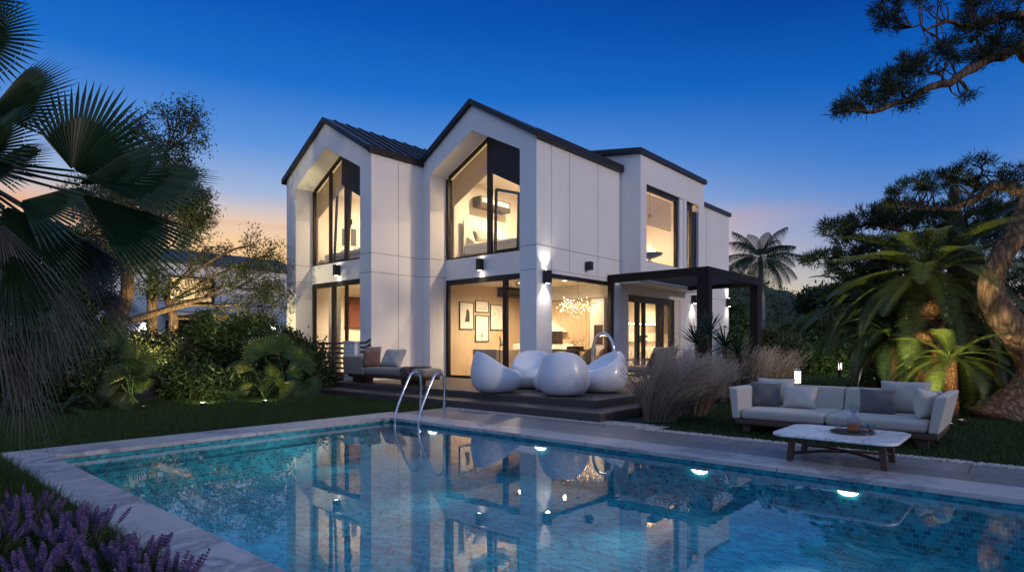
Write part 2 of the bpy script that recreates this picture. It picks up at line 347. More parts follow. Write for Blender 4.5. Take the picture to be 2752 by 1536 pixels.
sc.cycles.max_bounces = 8; sc.cycles.transparent_max_bounces = 16; sc.cycles.diffuse_bounces = 4; sc.cycles.glossy_bounces = 4
sc.cycles.sample_clamp_indirect = 6; sc.cycles.caustics_reflective = False; sc.cycles.caustics_refractive = False
# ------------------------------------------------------------------ ground, pool, terraces
PX0, PX1, PY0, PY1 = -8.0, 2.2, 1.58, 6.13
g = MB(); B = 400
for x0, x1, y0, y1 in ((-B,PX0-.3,-B,B),(PX1+.3,B,-B,B),(PX0-.3,PX1+.3,-B,PY0-.2),(PX0-.3,PX1+.3,PY1+.3,B)):
    g.add([(x0,y0,-.02),(x1,y0,-.02),(x1,y1,-.02),(x0,y1,-.02)], [(0,1,2,3)])
struct(g.build('ground', M['soil']))
FZ = -.56; WZ = -.075
m = MB(); m.add([(PX0,PY0,FZ),(PX1,PY0,FZ),(PX1,PY1,FZ),(PX0,PY1,FZ)], [(0,1,2,3)]); struct(m.build('pool_floor', M['tile_xy']))
m = MB(); m.box(PX0-.25,PX1+.25,PY1,PY1+.25,FZ-.1,-.05); struct(m.build('pool_wall', M['tile_xz']))
m = MB(); m.box(PX0-.25,PX1+.25,PY0-.2,PY0,FZ-.1,-.05); struct(m.build('pool_wall', M['tile_xz']))
m = MB(); m.box(PX0-.25,PX0,PY0,PY1,FZ-.1,-.05); struct(m.build('pool_wall', M['tile_yz']))
m = MB(); m.box(PX1,PX1+.25,PY0,PY1,FZ-.1,-.05); struct(m.build('pool_wall', M['tile_yz']))
m = MB(); m.box(PX0,PX0+.16,PY0,PY1,FZ,-.24); struct(m.build('pool_ledge', M['tile_yz']))
def water():
    mt = bpy.data.materials.new('pool_water'); mt.use_nodes = True; N = NT(mt); N.n.remove(N.n['Principled BSDF']); out = N.n['Material Output']
    tc = N('TexCoord'); mp = N('Mapping'); mp.inputs['Scale'].default_value = (1,1,1); N.link(tc.outputs['Object'], mp.inputs[0])
    n1 = N('TexNoise'); n1.inputs['Scale'].default_value = 4.2; n1.inputs['Detail'].default_value = 1; n1.inputs['Roughness'].default_value = .45; n1.inputs['Distortion'].default_value = .6; N.link(mp.outputs[0], n1.inputs['Vector'])
    n2 = N('TexNoise'); n2.inputs['Scale'].default_value = 1.3; n2.inputs['Detail'].default_value = 1; N.link(mp.outputs[0], n2.inputs['Vector'])
    ad = N('Math'); ad.operation = 'MULTIPLY_ADD'; N.link(n2.outputs['Fac'], ad.inputs[0]); ad.inputs[1].default_value = 2.2; N.link(n1.outputs['Fac'], ad.inputs[2])
    bp = N('Bump'); bp.inputs['Strength'].default_value = .035; bp.inputs['Distance'].default_value = .012; N.link(ad.outputs[0], bp.inputs['Height'])
    gl = N('BsdfGlossy'); gl.inputs['Roughness'].default_value = .0; N.link(bp.outputs[0], gl.inputs['Normal'])
    t = N('BsdfTransparent'); t.inputs['Color'].default_value = (.80,.97,.99,1)
    mx = N('MixShader'); N.link(schlick(N, .068, bp.outputs[0], 1.0), mx.inputs[0]); N.link(t.outputs[0], mx.inputs[1]); N.link(gl.outputs[0], mx.inputs[2]); N.link(mx.outputs[0], out.inputs[0])
    return mt
m = MB(); m.add([(PX0,PY0,WZ),(PX1,PY0,WZ),(PX1,PY1,WZ),(PX0,PY1,WZ)], [(0,1,2,3)]); struct(m.build('pool_water', water()))
# coping slabs
def slabs(name, x0, x1, y0, y1, z0, z1, axis, step, mt, gap=.007, bev=.006):
    m = MB(); a, b = (x0, x1) if axis == 'X' else (y0, y1); n = max(1, round((b-a)/step)); st = (b-a)/n
    for i in range(n):
        s, t = a+i*st+gap/2, a+(i+1)*st-gap/2
        if axis == 'X': m.box(s,t,y0,y1,z0,z1)
        else: m.box(x0,x1,s,t,z0,z1)
    return struct(m.build(name, mt, bevel=bev))
slabs('pool_coping', -8.62, 2.6, PY1-.03, 6.60, -.05, 0, 'X', 2.45, M['stone'])
slabs('pool_coping', -8.62, PX0+.03, PY0+.03, PY1-.034, -.05, 0, 'Y', 2.3, M['stone'])
slabs('pool_coping', -8.62, 2.6, 1.22, PY0+.026, -.05, 0, 'X', 2.2, M['stone'])
m = MB(); m.box(-8.42,3.5,6.604,7.58,-.06,-.004); struct(m.build('patio', M['patio'], bevel=.004))
m = MB(); m.box(-8.42,-5.03,7.58,7.83,-.06,-.006); m.box(-5.03,-4.2,7.58,7.9,-.06,-.008); struct(m.build('patio', M['patio']))
# deck with its step
m = MB(); m.box(-13.45,-5.5,8.42,11.66,.0,.26); m.box(-8.86,-5.5,11.66,18.9,.0,.26); o = struct(m.build('wooden_deck', M['deck']))
m = MB(); m.box(-13.45,-5.49,8.405,8.42,.0,.232); m.box(-5.5,-5.485,8.42,18.9,0,.232); struct(m.build('deck_riser', M['riser']))
m = MB(); m.box(-13.45,-5.03,7.83,8.405,.0,.13); m.box(-5.485,-5.03,8.405,12.5,0,.13); struct(m.build('deck_step', M['deck']))
m = MB(); m.box(-13.45,-5.015,7.815,7.83,-.01,.104); m.box(-5.03,-5.015,7.83,12.5,-.01,.104); struct(m.build('deck_riser', M['riser']))
# stone garden path beyond the sofa
a = at_z(2010,968); c = at_z(2190,972)
m = MB(); m.box(-6.2,1.5,15.9,17.6,-.06,.005); struct(m.build('garden_path', M['stone']))
# ------------------------------------------------------------------ the house
D = .26; XR = -8.86
house = thing('white_house', 'white rendered two-storey house with twin dark gables and glowing windows behind the pool', 'house', (-12, 12, 0))
def HP(mb, name, mt, **k): return mb.build(name, mt, house, **k)
# gable roof lines
A1 = (-15.15, 7.47, .585); A2 = (-11.02, 7.42, .60)          # apex x, z under the roof, slope
def rz(A, x): return A[1]-A[2]*abs(x-A[0])
def gable_front(A, x0, x1, xi0, xi1, zi, za, y0, y1):
    pts = [(x0,0),(xi0,0),(xi0,zi),(A[0],za),(xi1,zi),(xi1,0),(x1,0),(x1,rz(A,x1)),(A[0],A[1]),(x0,rz(A,x0))]
    HP(MB().prism(pts,'Y',y0,y1), 'wall', M['white'])
gable_front(A1,-17.32,-12.97,-16.78,-13.47,5.91,6.78,9.30,9.85)
gable_front(A2,-12.97,XR,-12.66,-9.38,5.93,6.77,11.04,11.64)
HP(MB().box(-16.78,-13.47,9.85,10.15,3.05,3.60), 'wall', M['white'])
HP(MB().box(-12.66,-9.38,11.64,11.98,3.02,3.595), 'wall', M['white'])
m = MB().box(-13.17,-12.97,9.85,11.04,0,rz(A1,-12.97)); HP(m,'wall',M['white'])
# garden side wall with the dining opening, kitchen wall
m = MB(); m.box(XR-.2,XR,11.64,14.86,2.93,rz(A2,XR)); m.box(XR-.2,XR,14.56,15.31,0,2.93); m.box(XR-.2,XR,15.31,18.69,2.65,2.93); m.box(XR-.2,XR,18.69,22.9,0,2.93)
m.box(XR-.2,XR,19.11,22.9,2.93,6.12); HP(m,'wall',M['white'])
# cantilevered box with two openings
bt = lambda x: 6.49+.15*(-8.22-x)
HP(MB().prism([(-8.22,2.92),(-8.22,bt(-8.22)),(-10.4,bt(-10.4)),(-10.4,5.9),(XR,5.9),(XR,2.92)],'Y',14.86,15.06),'wall',M['white'])
m = MB(); xa, xb = -8.42, -8.22
m.box(xa,xb,15.06,15.2,3.0,6.49); m.box(xa,xb,17.61,17.79,3.0,6.49); m.box(xa,xb,18.68,19.11,3.0,6.49); m.box(xa,xb,15.2,17.61,3.0,3.54); m.box(xa,xb,15.2,17.61,5.72,6.49)
m.box(xa,xb,17.79,18.68,3.0,3.5); m.box(xa,xb,17.79,18.68,5.71,6.49); m.box(XR,xa,18.91,19.11,3.0,6.49)
HP(m,'wall',M['white'])
HP(MB().box(XR,-8.22,15.06,19.11,2.92,3.0),'soffit',M['white'])
HP(MB().box(-17.32,-17.12,9.85,22.9,0,rz(A1,-17.3)),'wall',M['white'])
HP(MB().box(-17.12,XR-.2,22.7,22.9,0,6.1),'wall',M['white'])
# roofs
def chev(A, x0, x1, t0, t1, y0, y1):
    return MB().prism([(x0,rz(A,x0)+t0),(A[0],A[1]+t0),(x1,rz(A,x1)+t0),(x1,rz(A,x1)+t1),(A[0],A[1]+t1),(x0,rz(A,x0)+t1)],'Y',y0,y1)
ro = HP(chev(A1,-17.46,-12.95,.005,.155,9.2,19.1),'roof',M['roof'])
ro2 = HP(chev(A2,-13.15,-8.80,.005,.155,10.94,19.1),'roof',M['roof'])
m = MB()
for i in range(22):                                             # standing seams on the visible slope
    y = 9.55+i*.42
    m.bar((-15.1,y,A1[1]-.03+.17),(-12.98,y,rz(A1,-12.98)+.17),.03,.05)
m.build('standing_seam',M['roof'],ro)
m = MB().box(-13.0,-12.9,9.2,11.03,rz(A1,-12.97)-.02,rz(A1,-12.97)+.16); m.build('gutter',M['frame'],ro,bevel=.01)
m = MB().box(-8.80,-8.74,10.94,14.85,6.08,6.27); m.build('gutter',M['frame'],ro2,bevel=.01)
m = MB().prism([(-8.15,bt(-8.15)+.005),(-8.15,bt(-8.15)+.16),(-10.6,bt(-10.6)+.16),(-10.6,bt(-10.6)+.005)],'Y',14.76,19.2); HP(m,'roof',M['roof'],bevel=.008)
HP(MB().box(-17.4,-8.79,19.21,23.0,6.12,6.26),'roof',M['roof'],bevel=.008)
# panel joints, 2-3 mm proud, their groove shadow put in as grey colour
t = .012
def joint(*bs):
    for b in bs: HP(MB().box(*b),'panel_joint',M['joint'])
for z in (3.08,3.58):
    joint((-17.32,-16.79,9.297,9.3,z,z+t),(-13.46,-12.97,9.297,9.3,z,z+t),(-12.97,-12.967,9.297,11.04,z,z+t),(-16.78,-16.777,9.3,9.85,z,z+t),(-12.66,-12.657,11.04,11.64,z,z+t),(-12.966,-12.66,11.037,11.04,z,z+t))
joint((-9.37,-8.86,11.037,11.04,3.56,3.56+t),(-9.37,-8.86,11.037,11.04,2.98,2.98+t),(XR,XR+.003,11.037,14.855,3.56,3.56+t),(-12.97,-12.967,10.175,10.187,0,6.1))
for y in (11.62,12.37,13.68): joint((XR,XR+.003,y,y+.012,3.03,3.55),(XR,XR+.003,y,y+.012,3.58,6.05))
joint((XR,XR+.003,20.8,20.812,0.2,6.1),(XR,XR+.003,19.12,22.9,2.86,2.872),(XR,XR+.003,11.64,14.2,3.01,3.018))

# ---- windows
def slats(mb, p0, p1, drop, n, y, th=.012, dep=.03):
    """slats parallel to the sloping head p0-p1 (x,z), hanging down by drop"""
    for i in range(n):
        dz = -drop*(i+.5)/n
        mb.bar((p0[0],y,p0[1]+dz),(p1[0],y,p1[1]+dz),dep,th)
def tilt_sash(name, par, x0, x1, z0, z1, y, lean, topslope=0, w=.07):
    m = MB(); q = lambda x, z: (x, y+lean*(z-z0), z); zt = lambda x: z1+topslope*(x-x0)
    m.bar(q(x0,z0),q(x0,zt(x0)),w,.05,(0,1,0)); m.bar(q(x1,z0),q(x1,zt(x1)),w,.05,(0,1,0)); m.bar(q(x0,z0),q(x1,z0),.05,w,(0,0,1)); m.bar(q(x0,zt(x0)),q(x1,zt(x1)),.05,w,(0,0,1))
    s = m.build(name,M['frame'],par)
    g = MB(); g.add([q(x0,z0),q(x1,z0),q(x1,zt(x1)),q(x0,zt(x0))],[(0,1,2,3)]); g.build('pane',M['glass'],s); return s
def gable_window(A, xi0, xi1, zi, za, zs, yf, mull, sash):
    wn = None; m = MB(); y0, y1 = yf+.01, yf+.09; f = .075
    sl = (za-zi)/(A[0]-xi0); zt = lambda x: za-sl*abs(x-A[0])
    outer = [(xi0,zs),(xi1,zs),(xi1,zt(xi1)),(A[0],za),(xi0,zt(xi0))]
    m.prism([(xi0,zs),(xi0+f,zs),(xi0+f,zt(xi0+f)-f),(xi0,zt(xi0)-.001)],'Y',y0,y1)
    m.prism([(xi1-f,zs),(xi1,zs),(xi1,zt(xi1)-.001),(xi1-f,zt(xi1-f)-f)],'Y',y0,y1)
    m.prism([(xi0+f,zt(xi0+f)-f),(xi0+f,zt(xi0+f)-.002),(A[0],za-.002),(xi1-f,zt(xi1-f)-.002),(xi1-f,zt(xi1-f)-f),(A[0],za-f*1.1)],'Y',y0,y1)
    m.box(xi0+f,xi1-f,y0,y1,zs,zs+f*.6)
    for x, ww in mull: m.box(x-ww/2,x+ww/2,y0,y1,zs+f*.6,zt(x)-f)
    wn = m.build('window_frame',M['frame'],house)
    g = MB().prism([(xi0+f,zs+f*.6),(xi1-f,zs+f*.6),(xi1-f,zt(xi1-f)-f),(A[0],za-f*1.1),(xi0+f,zt(xi0+f)-f)],'Y',yf+.05,yf+.058); g.build('pane',M['glass'],wn)
    b = MB(); slats(b,(xi0+f,zt(xi0+f)-f),(A[0]-.0,za-f),.80,20,yf+.16); b.build('blind',mat('beige_blind',(.42,.34,.25),.6),wn)
    b = MB(); slats(b,(A[0]+.03,za-.02),(xi1-.005,zt(xi1)-.015),.93,26,yf-.03,.03,.022); b.prism([(A[0]+.03,za-.03),(xi1-.005,zt(xi1)-.025),(xi1-.005,zt(xi1)-.94),(A[0]+.03,za-.95)],'Y',yf-.012,yf-.004); b.build('shutter',M['frame'],wn)
    for x0, x1, z1, ln, ts in sash: tilt_sash('tilted_sash',wn,x0,x1,zs+.07,z1,yf+.12,ln,ts)
    return wn
gw1 = gable_window(A1,-16.78,-13.47,5.91,6.78,3.60,9.85,[(-15.83,.09),(-14.99,.14)],[(-15.75,-15.05,5.95,.05,.0)])
gw2 = gable_window(A2,-12.66,-9.38,5.93,6.77,3.60,11.64,[(-10.98,.15)],[(-10.86,-10.05,5.35,.03,-.3)])
m = MB().box(-14.66,-14.63,9.80,9.845,4.6,4.75); m.box(-14.66,-14.63,9.78,9.80,4.52,4.72); m.build('handle',M['black'],gw1)
def rect_front(x0, x1, z0, z1, yf, mull, f=.09, head=.14):
    m = MB(); y0, y1 = yf+.01, yf+.10
    m.box(x0,x0+f,y0,y1,z0,z1-head); m.box(x1-f,x1,y0,y1,z0,z1-head); m.box(x0,x1,y0,y1,z1-head,z1); m.box(x0+f,x1-f,y0,y1,z0,z0+.07)
    for x, ww in mull: m.box(x-ww/2,x+ww/2,y0,y1,z0+.07,z1-head)
    wn = m.build('sliding_door',M['frame'],house)
    MB().box(x0+f,x1-f,yf+.05,yf+.058,z0+.07,z1-head).build('pane',M['glass'],wn); return wn
rect_front(-16.78,-13.47,D,3.045,9.85,[(-15.66,.14),(-15.0,.07)])
rect_front(-12.66,-9.38,D,3.015,11.64,[(-10.42,.13)])
# dining corner glazing on the garden side
m = MB(); m.box(XR-.14,XR-.04,11.64,14.56,2.83,2.93); m.box(XR-.14,XR-.04,14.40,14.56,D,2.83); m.box(XR-.14,XR-.04,11.64,14.40,D,D+.07)
wd = m.build('window_frame',M['frame'],house); MB().box(XR-.1,XR-.092,11.64,14.40,D+.07,2.83).build('pane',M['glass'],wd)
# kitchen sliding door
m = MB(); x0, x1 = XR-.16, XR-.05
m.box(x0,x1,15.31,18.3,2.45,2.65); m.box(x0,x1,15.31,18.3,D,D+.06)
for y, ww in ((15.99,.14),(16.36,.12),(17.28,.12),(17.54,.14),(18.2,.2)): m.box(x0+(.02 if ww<.13 else 0),x1,y-ww/2,y+ww/2,D+.06,2.45)
kd = m.build('sliding_door',M['frame'],house); MB().box(XR-.11,XR-.102,15.31,18.2,D+.06,2.45).build('pane',M['glass'],kd)
HP(MB().box(XR-.16,XR-.02,18.3,18.69,D,2.65),'wall',M['paint'])
# upper box windows
m = MB(); x0, x1 = -8.40, -8.31
m.box(x0,x1,15.2,17.35,5.60,5.72); m.box(x0,x1,17.24,17.35,3.58,5.6); m.box(x0,x1,15.2,17.35,3.54,3.58); m.box(x0,x1,15.2,15.25,3.58,5.6)
bw = m.build('window_frame',M['frame'],house); MB().box(-8.36,-8.352,15.25,17.24,3.58,5.6).build('pane',M['glass'],bw)
HP(MB().box(-8.42,-8.25,17.35,17.61,3.54,5.72),'window_reveal',M['white'])
b = MB()
for i in range(20): b.box(-8.50,-8.47,15.27,17.22,5.55-i*.045,5.565-i*.045)
b.build('blind',mat('grey_beige_blind',(.40,.34,.27),.6),bw)
m = MB(); m.box(-8.40,-8.30,17.79,18.05,3.5,5.71); m.box(-8.40,-8.33,18.05,18.45,5.5,5.71); m.box(-8.40,-8.30,18.3,18.68,3.5,5.5); sw = m.build('window_frame',M['frame'],house)
MB().box(-8.37,-8.362,18.05,18.3,3.5,5.5).build('pane',M['glass'],sw)
# ---- rooms
def room(x0,x1,y0,y1,z0,z1,left=True,right=True,back=True,ceil=True,mt='paint',fl='floorwood',lm=None):
    t = .05
    HP(MB().box(x0,x1,y0,y1,z0-t,z0),'interior_floor',M[fl])
    if ceil: HP(MB().box(x0,x1,y0,y1,z1,z1+t),'ceiling',M['ceil'])
    if left: HP(MB().box(x0-t,x0,y0,y1,z0-t,z1+t),'interior_wall',M[lm or mt])
    if right: HP(MB().box(x1,x1+t,y0,y1,z0-t,z1+t),'interior_wall',M[mt])
    if back: HP(MB().box(x0-t,x1+t,y1,y1+t,z0-t,z1+t),'interior_wall',M[mt])
room(-16.95,-13.25,9.96,13.6,D,3.0)                               # ground room behind the left gable
room(-12.7,XR-.22,11.75,15.02,D,2.985,right=False,lm='woodpanel')    # living and dining room
room(-11.3,XR-.22,15.12,22.6,D,2.85,right=False)                  # kitchen
room(-16.95,-13.25,10.16,13.6,3.48,6.0,ceil=False)                # upper rooms
room(-12.7,XR-.24,12.0,15.02,3.48,6.0,ceil=False)
room(-11.3,-8.46,15.12,19.0,3.48,5.95,right=False)
for A, x0, x1, y0, y1 in ((A1,-17.0,-13.2,9.97,13.65),(A2,-12.75,XR-.2,11.76,15.05)):
    HP(chev(A,x0,x1,-.42,-.37,y0,y1),'ceiling',M['ceil'])
    HP(MB().prism([(x0,6.0),(x1,6.0),(x1,max(6.02,rz(A,x1)-.42)),(A[0],A[1]-.42),(x0,max(6.02,rz(A,x0)-.42))],'Y',y1,y1+.05),'interior_wall',M['paint'])
m = MB()                                                          # dining back wall: stair soffit, panelling, doors
m.prism([(-12.6,2.9),(-12.6,1.45),(-10.75,1.45),(-12.0,2.55),(-12.3,2.9)],'Y',14.75,14.9) if False else m.prism([(-11.9,2.45),(-10.78,1.58),(-11.9,1.58)],'Y',14.72,14.95)
HP(m,'stair_soffit',M['ceil'])
m = MB()
for i in range(16): m.box(-11.9+i*.12,-11.9+i*.12+.112,14.97,14.995,D,2.55)
HP(m,'wall_panelling',M['woodpanel'])
HP(MB().box(-9.93,-9.62,14.9,14.99,D,2.5),'interior_door',M['paint'])
HP(MB().box(-12.65,XR-.25,14.88,15.0,2.58,2.98),'bulkhead',M['ceil'])
cb = HP(MB().box(-9.58,-9.15,14.45,15.0,D,2.5),'tall_cabinet',M['paint'],bevel=.005)
MB().box(-9.47,-9.2,14.43,14.45,1.2,1.75).build('oven',M['black'],cb)
# kitchen fittings
m = MB().box(-11.28,-10.65,15.2,22.4,D+.1,1.25); kc = HP(m,'kitchen_cabinet',M['ceil'],bevel=.005)
MB().box(-11.28,-10.6,15.2,22.4,1.252,1.29).build('worktop',mat('grey_worktop',(.25,.24,.23),.35),kc)
m = MB().box(-11.28,-10.92,15.2,21.0,1.97,2.83); uc = HP(m,'wall_cabinet',mat('cream_cabinet',(.62,.55,.44),.45),bevel=.005)
MB().box(-10.92,-10.9,19.9,19.91,1.97,2.83).build('door_gap',M['black'],uc)
m = MB().box(-11.28,-10.92,21.0,21.5,1.97,2.83); gc = HP(m,'glass_cabinet',mat('glass_front_cabinet',(.55,.52,.45),.15))
HP(MB().box(-11.28,-10.9,21.51,22.05,1.97,2.83),'extractor_hood',M['black'],bevel=.005)
HP(MB().box(-11.0,-10.93,15.2,21.0,1.94,1.965),'under_cabinet_light',M['g_warm'])
HP(MB().box(-10.9,-10.3,22.05,22.55,D,2.83),'tall_cabinet',M['ceil'],bevel=.005)
# recessed ceiling lights
def downlight(name, label, x, y, z, grp='recessed lights in the lit rooms'):
    t = thing(name, label, 'ceiling light', (x,y,z), group=grp)
    MB().lathe([(.0,-.006),(.07,-.006),(.085,-.012),(.095,0)],(x,y,z),16).build('trim',M['ceil'],t)
    MB().lathe([(0,-.008),(.068,-.008)],(x,y,z),16).build('diffuser',M['g_warm'],t); return t
LG = [((-15.2,11.6,2.95),157,'left ground room'),((-11.2,13.2,2.93),139,'living room'),((-9.9,13.6,2.93),41,'dining room'),((-10.0,17.0,2.8),106,'kitchen'),((-10.0,20.5,2.8),96,'kitchen'),
      ((-15.1,11.8,6.3),175,'left bedroom'),((-11.0,13.4,6.3),175,'right bedroom'),((-9.9,16.6,5.9),157,'upper box room')]
for (x,y,z), pw, nm in LG:
    if z < 3.2: downlight('recessed_light','small round recessed light in the ceiling of the '+nm+(' near its door' if y == 17.0 else ' at its far end' if y == 20.5 else ''),x,y,{2.95:3.0,2.93:2.985,2.8:2.85}[z])
    else:
        zc = {-15.1:rz(A1,-15.1)-.42,-11.0:rz(A2,-11.0)-.42,-9.9:5.95}[x]
        t = thing('pendant_lamp','small white pendant lamp under the ceiling of the '+nm,'ceiling light',(x,y,z),group='pendant lamps in the upper rooms')
        MB().tube([(x,y,z+.05),(x,y,zc)],.006,5).build('cord',M['black'],t); MB().lathe([(.10,0),(.07,.06),(.02,.08),(0,.08)],(x,y,z-.02),18).build('shade',M['ceil'],t)
    lamp('SPOT','room_light',(x,y,z-.03),pw*(3.9 if z < 3.2 else 4.8),WARM,(x,y,0),.035,168,.9)
# ---- wall lamps and other fixtures on the facade
def wall_lamp(label, cx, cy, z0, z1, nrm, up=True, lit=True, pw=2.0):
    """cx,cy: point on the wall; nrm: 'Y-' (front) or 'X+' (garden side)"""
    t = thing('wall_lamp', label, 'wall lamp', (cx,cy,(z0+z1)/2), group='black up and down wall lamps on the white facade')
    n = (0,-1) if nrm == 'Y-' else (1,0); c = (cx+n[0]*.10, cy+n[1]*.10); h = .075
    m = MB(); m.box(c[0]-h,c[0]+h,c[1]-h,c[1]+h,z0,z1); m.build('lamp_body',M['lampblk'],t,bevel=.006)
    m = MB(); a = .03; m.box(cx+min(0,n[0]*.03)-(a if not n[0] else 0),cx+max(0,n[0]*.03)+(a if not n[0] else 0),cy+min(0,n[1]*.03)-(a if not n[1] else 0),cy+max(0,n[1]*.03)+(a if not n[1] else 0),z0+.08,z1-.08); m.build('bracket',M['lampblk'],t)
    if lit:
        for z, s in ((z0-.004,-1),(z1+.004,1)):
            if s > 0 and not up: continue
            MB().lathe([(0,0),(.052,0)],(c[0],c[1],z),16).build('lens',M['g_cool'],t)
            tx = (c[0]-n[0]*.045, c[1]-n[1]*.045, z+s*.6)
            lamp('SPOT','lamp_beam',(c[0],c[1],z+s*.012),pw*10,(1,.90,.76),tx,.03,100,.9)
    return t
wall_lamp('black lamp on the white band between the two left gable windows, lit both ways',-15.3,9.85,3.2,3.51,'Y-')
wall_lamp('black lamp on the white band between the two taller right gable windows, lit both ways',-11.22,11.64,3.19,3.5,'Y-')
wall_lamp('black lamp at the house corner beside the dining window, throwing bright light up and down',XR,11.34,2.66,2.97,'X+',pw=4)
wall_lamp('black lamp beside the kitchen door under the pergola, lighting the wall below it',XR,19.6,2.60,2.88,'X+',up=False,pw=4)
wall_lamp('black lamp near the far end of the garden wall, right of the pergola post',XR,22.7,2.64,2.95,'X+')
t = wall_lamp('unlit black box lamp on the blank white wall above the dining window',XR,13.13,3.14,3.36,'X+',lit=False)
# ---- pergola
pg = thing('pergola', 'dark aluminium pergola with two posts and a slatted roof beside the house', 'pergola', (-6.1,14.3,0))
M_ = M['perg']
MB().box(-6.28,-5.98,14.16,14.40,.0,2.9).build('post',M_,pg,bevel=.006); MB().box(-6.2,-5.98,17.62,17.98,.0,2.9).build('post',M_,pg,bevel=.006)
MB().box(XR+.003,-5.98,14.16,14.38,2.9,3.11).build('beam',M_,pg,bevel=.004); MB().box(-6.14,-5.98,14.385,18.0,2.9,3.11).build('beam',M_,pg,bevel=.004); MB().box(-8.2,-6.145,17.85,18.0,2.9,3.11).build('beam',M_,pg,bevel=.004)
m = MB()
for i in range(14): x = -8.1+i*.145; m.bar((x,14.385,3.02),(x,17.845,3.02),.10,.018,(.5,0,.8))
m.build('slat_roof',M_,pg)
# ------------------------------------------------------------------ furniture outside
def cushion_mb(w, h, t, n=12, pinch=.07, seed=0):
    r = np.random.default_rng(seed); vs = []; fs = []; ph = r.uniform(0,6.28,4)
    for s in (1,-1):
        for i in range(n+1):
            for j in range(n+1):
                u = -1+2*i/n; v = -1+2*j/n
                e = max(0,(1-abs(u)**2.6))*max(0,(1-abs(v)**2.6))
                th = t/2*e**.42*(1+.10*math.sin(5*u+ph[0])*math.sin(4*v+ph[1])+.05*math.sin(9*u*v+ph[2]))
                x = w/2*u*(1-pinch*(1-v*v)); z = h/2*v*(1-pinch*(1-u*u))
                vs.append((x, s*th, z))
    k = (n+1)**2
    for i in range(n):
        for j in range(n):
            a = i*(n+1)+j; q = (a,a+1,a+n+2,a+n+1); fs.append(q[::1]); fs.append(tuple(k+x for x in q[::-1]))
    m = MB(); m.add(vs, fs); return m
def cushion(label, w, h, t, loc, rot, mt, group=None, seed=0, name='cushion'):
    o = cushion_mb(w,h,t,seed=seed).build(name, mt, None, smooth=True, weld=True, sub=1); o.location = loc; o.rotation_euler = rot
    return tag(o, label, 'cushion', group)
# egg shaped lounge chairs
def egg_mesh(n=28):
    P = []
    def cat(a, b, t): return [a[i]+(b[i]-a[i])*t for i in range(2)]
    back = [(.0,.0),(.22,.0),(.34,.025),(.43,.12),(.475,.27),(.475,.42),(.445,.58),(.40,.72),(.355,.785),(.32,.765),(.28,.66),(.235,.54),(.17,.44),(.09,.385),(0,.37)]
    front = [(.0,.0),(.22,.0),(.34,.025),(.42,.10),(.46,.19),(.47,.25),(.46,.32),(.435,.375),(.40,.405),(.365,.412),(.325,.405),(.26,.385),(.18,.37),(.09,.37),(0,.37)]
    vs = []; fs = []; m = len(back)
    for k in range(n):
        t = 2*math.pi*k/n; w = (.5+.5*math.cos(t)); w = (w*w*(3-2*w)*.6+w*.4)**1.2
        for i in range(m):
            r, z = cat(front[i], back[i], w); vs.append((r*math.cos(t)*1.0, r*math.sin(t)*.97, z))
    for k in range(n):
        k2 = (k+1) % n
        for i in range(m-1): fs.append((k*m+i,k2*m+i,k2*m+i+1,k*m+i+1))
    mb = MB(); mb.add(vs, fs); return mb
eg = None
for lab, x, y, rz_ in (('white egg chair nearest the pool ladder, its high back towards the left',-7.83,8.72,math.radians(232)),
                    ('white egg chair before the house corner, its hollow seat in full view',-8.0,10.05,math.radians(126)),
                    ('white egg chair seen from behind as a full egg, foremost on the deck',-6.40,9.0,math.radians(-62)),
                    ('white egg chair beside the ornamental grass with its high back towards the right',-6.28,10.10,math.radians(60))):
    if eg is None: eg = egg_mesh().build('egg_chair',M['gloss'],None,sub=2,weld=True); o = eg
    else: o = eg.copy(); COL.objects.link(o)
    o.location = (x-.10,y-.10,D); o.scale = (1.08,1.08,1.04); o.rotation_euler = (0,0,rz_); tag(o,lab,'lounge chair','white egg chairs on the deck')
t = MB().lathe([(0,0),(.13,0),(.21,.04),(.25,.14),(.255,.22),(.23,.31),(.18,.355),(.10,.365),(0,.365)],(0,0,0),28).build('egg_table',M['gloss'],None,sub=1,weld=True)
t.location = (-7.35,9.45,D); tag(t,'small round white table tucked between the egg chairs','side table')
t = MB().lathe([(0,0),(.06,0),(.07,.04),(.055,.04),(.05,.012),(0,.012)],(0,0,0),20).build('ashtray',M['black'],None,weld=True); t.location = (-7.33,9.42,D+.366); tag(t,'small black ashtray on the round white table','ashtray')
# ring shaped floor light
rt = thing('ring_light', 'tall steel ring light standing on the deck behind the egg chairs', 'floor lamp', (-6.92,10.9,D))
pts = []; cx, cy, cz = -6.92, 10.9, 1.03
for i in range(33):
    a = math.pi*i/32; pts.append((cx-.26*math.cos(a), cy, cz+.40*math.sin(a)))
pts = [(cx-.27,cy,D+.02),(cx-.27,cy,.7)]+pts+[(cx+.27,cy,.7),(cx+.27,cy,D+.02)]
MB().tube(pts,.037,10).build('ring',M['steel'],rt,smooth=True)
p2 = [(x+(.03 if x < cx else -.03) if z < 1.05 else cx+(x-cx)*.885, y, z if z < 1.05 else cz+(z-cz)*.925) for x,y,z in pts]
MB().tube(p2[14:-1],.010,6).build('light_strip',M['g_warm'],rt,smooth=True)
for sx in (-1,1): MB().lathe([(0,0),(.09,0),(.09,.02),(0,.02)],(cx+.27*sx,cy,D),16).build('foot',M['steel'],rt)
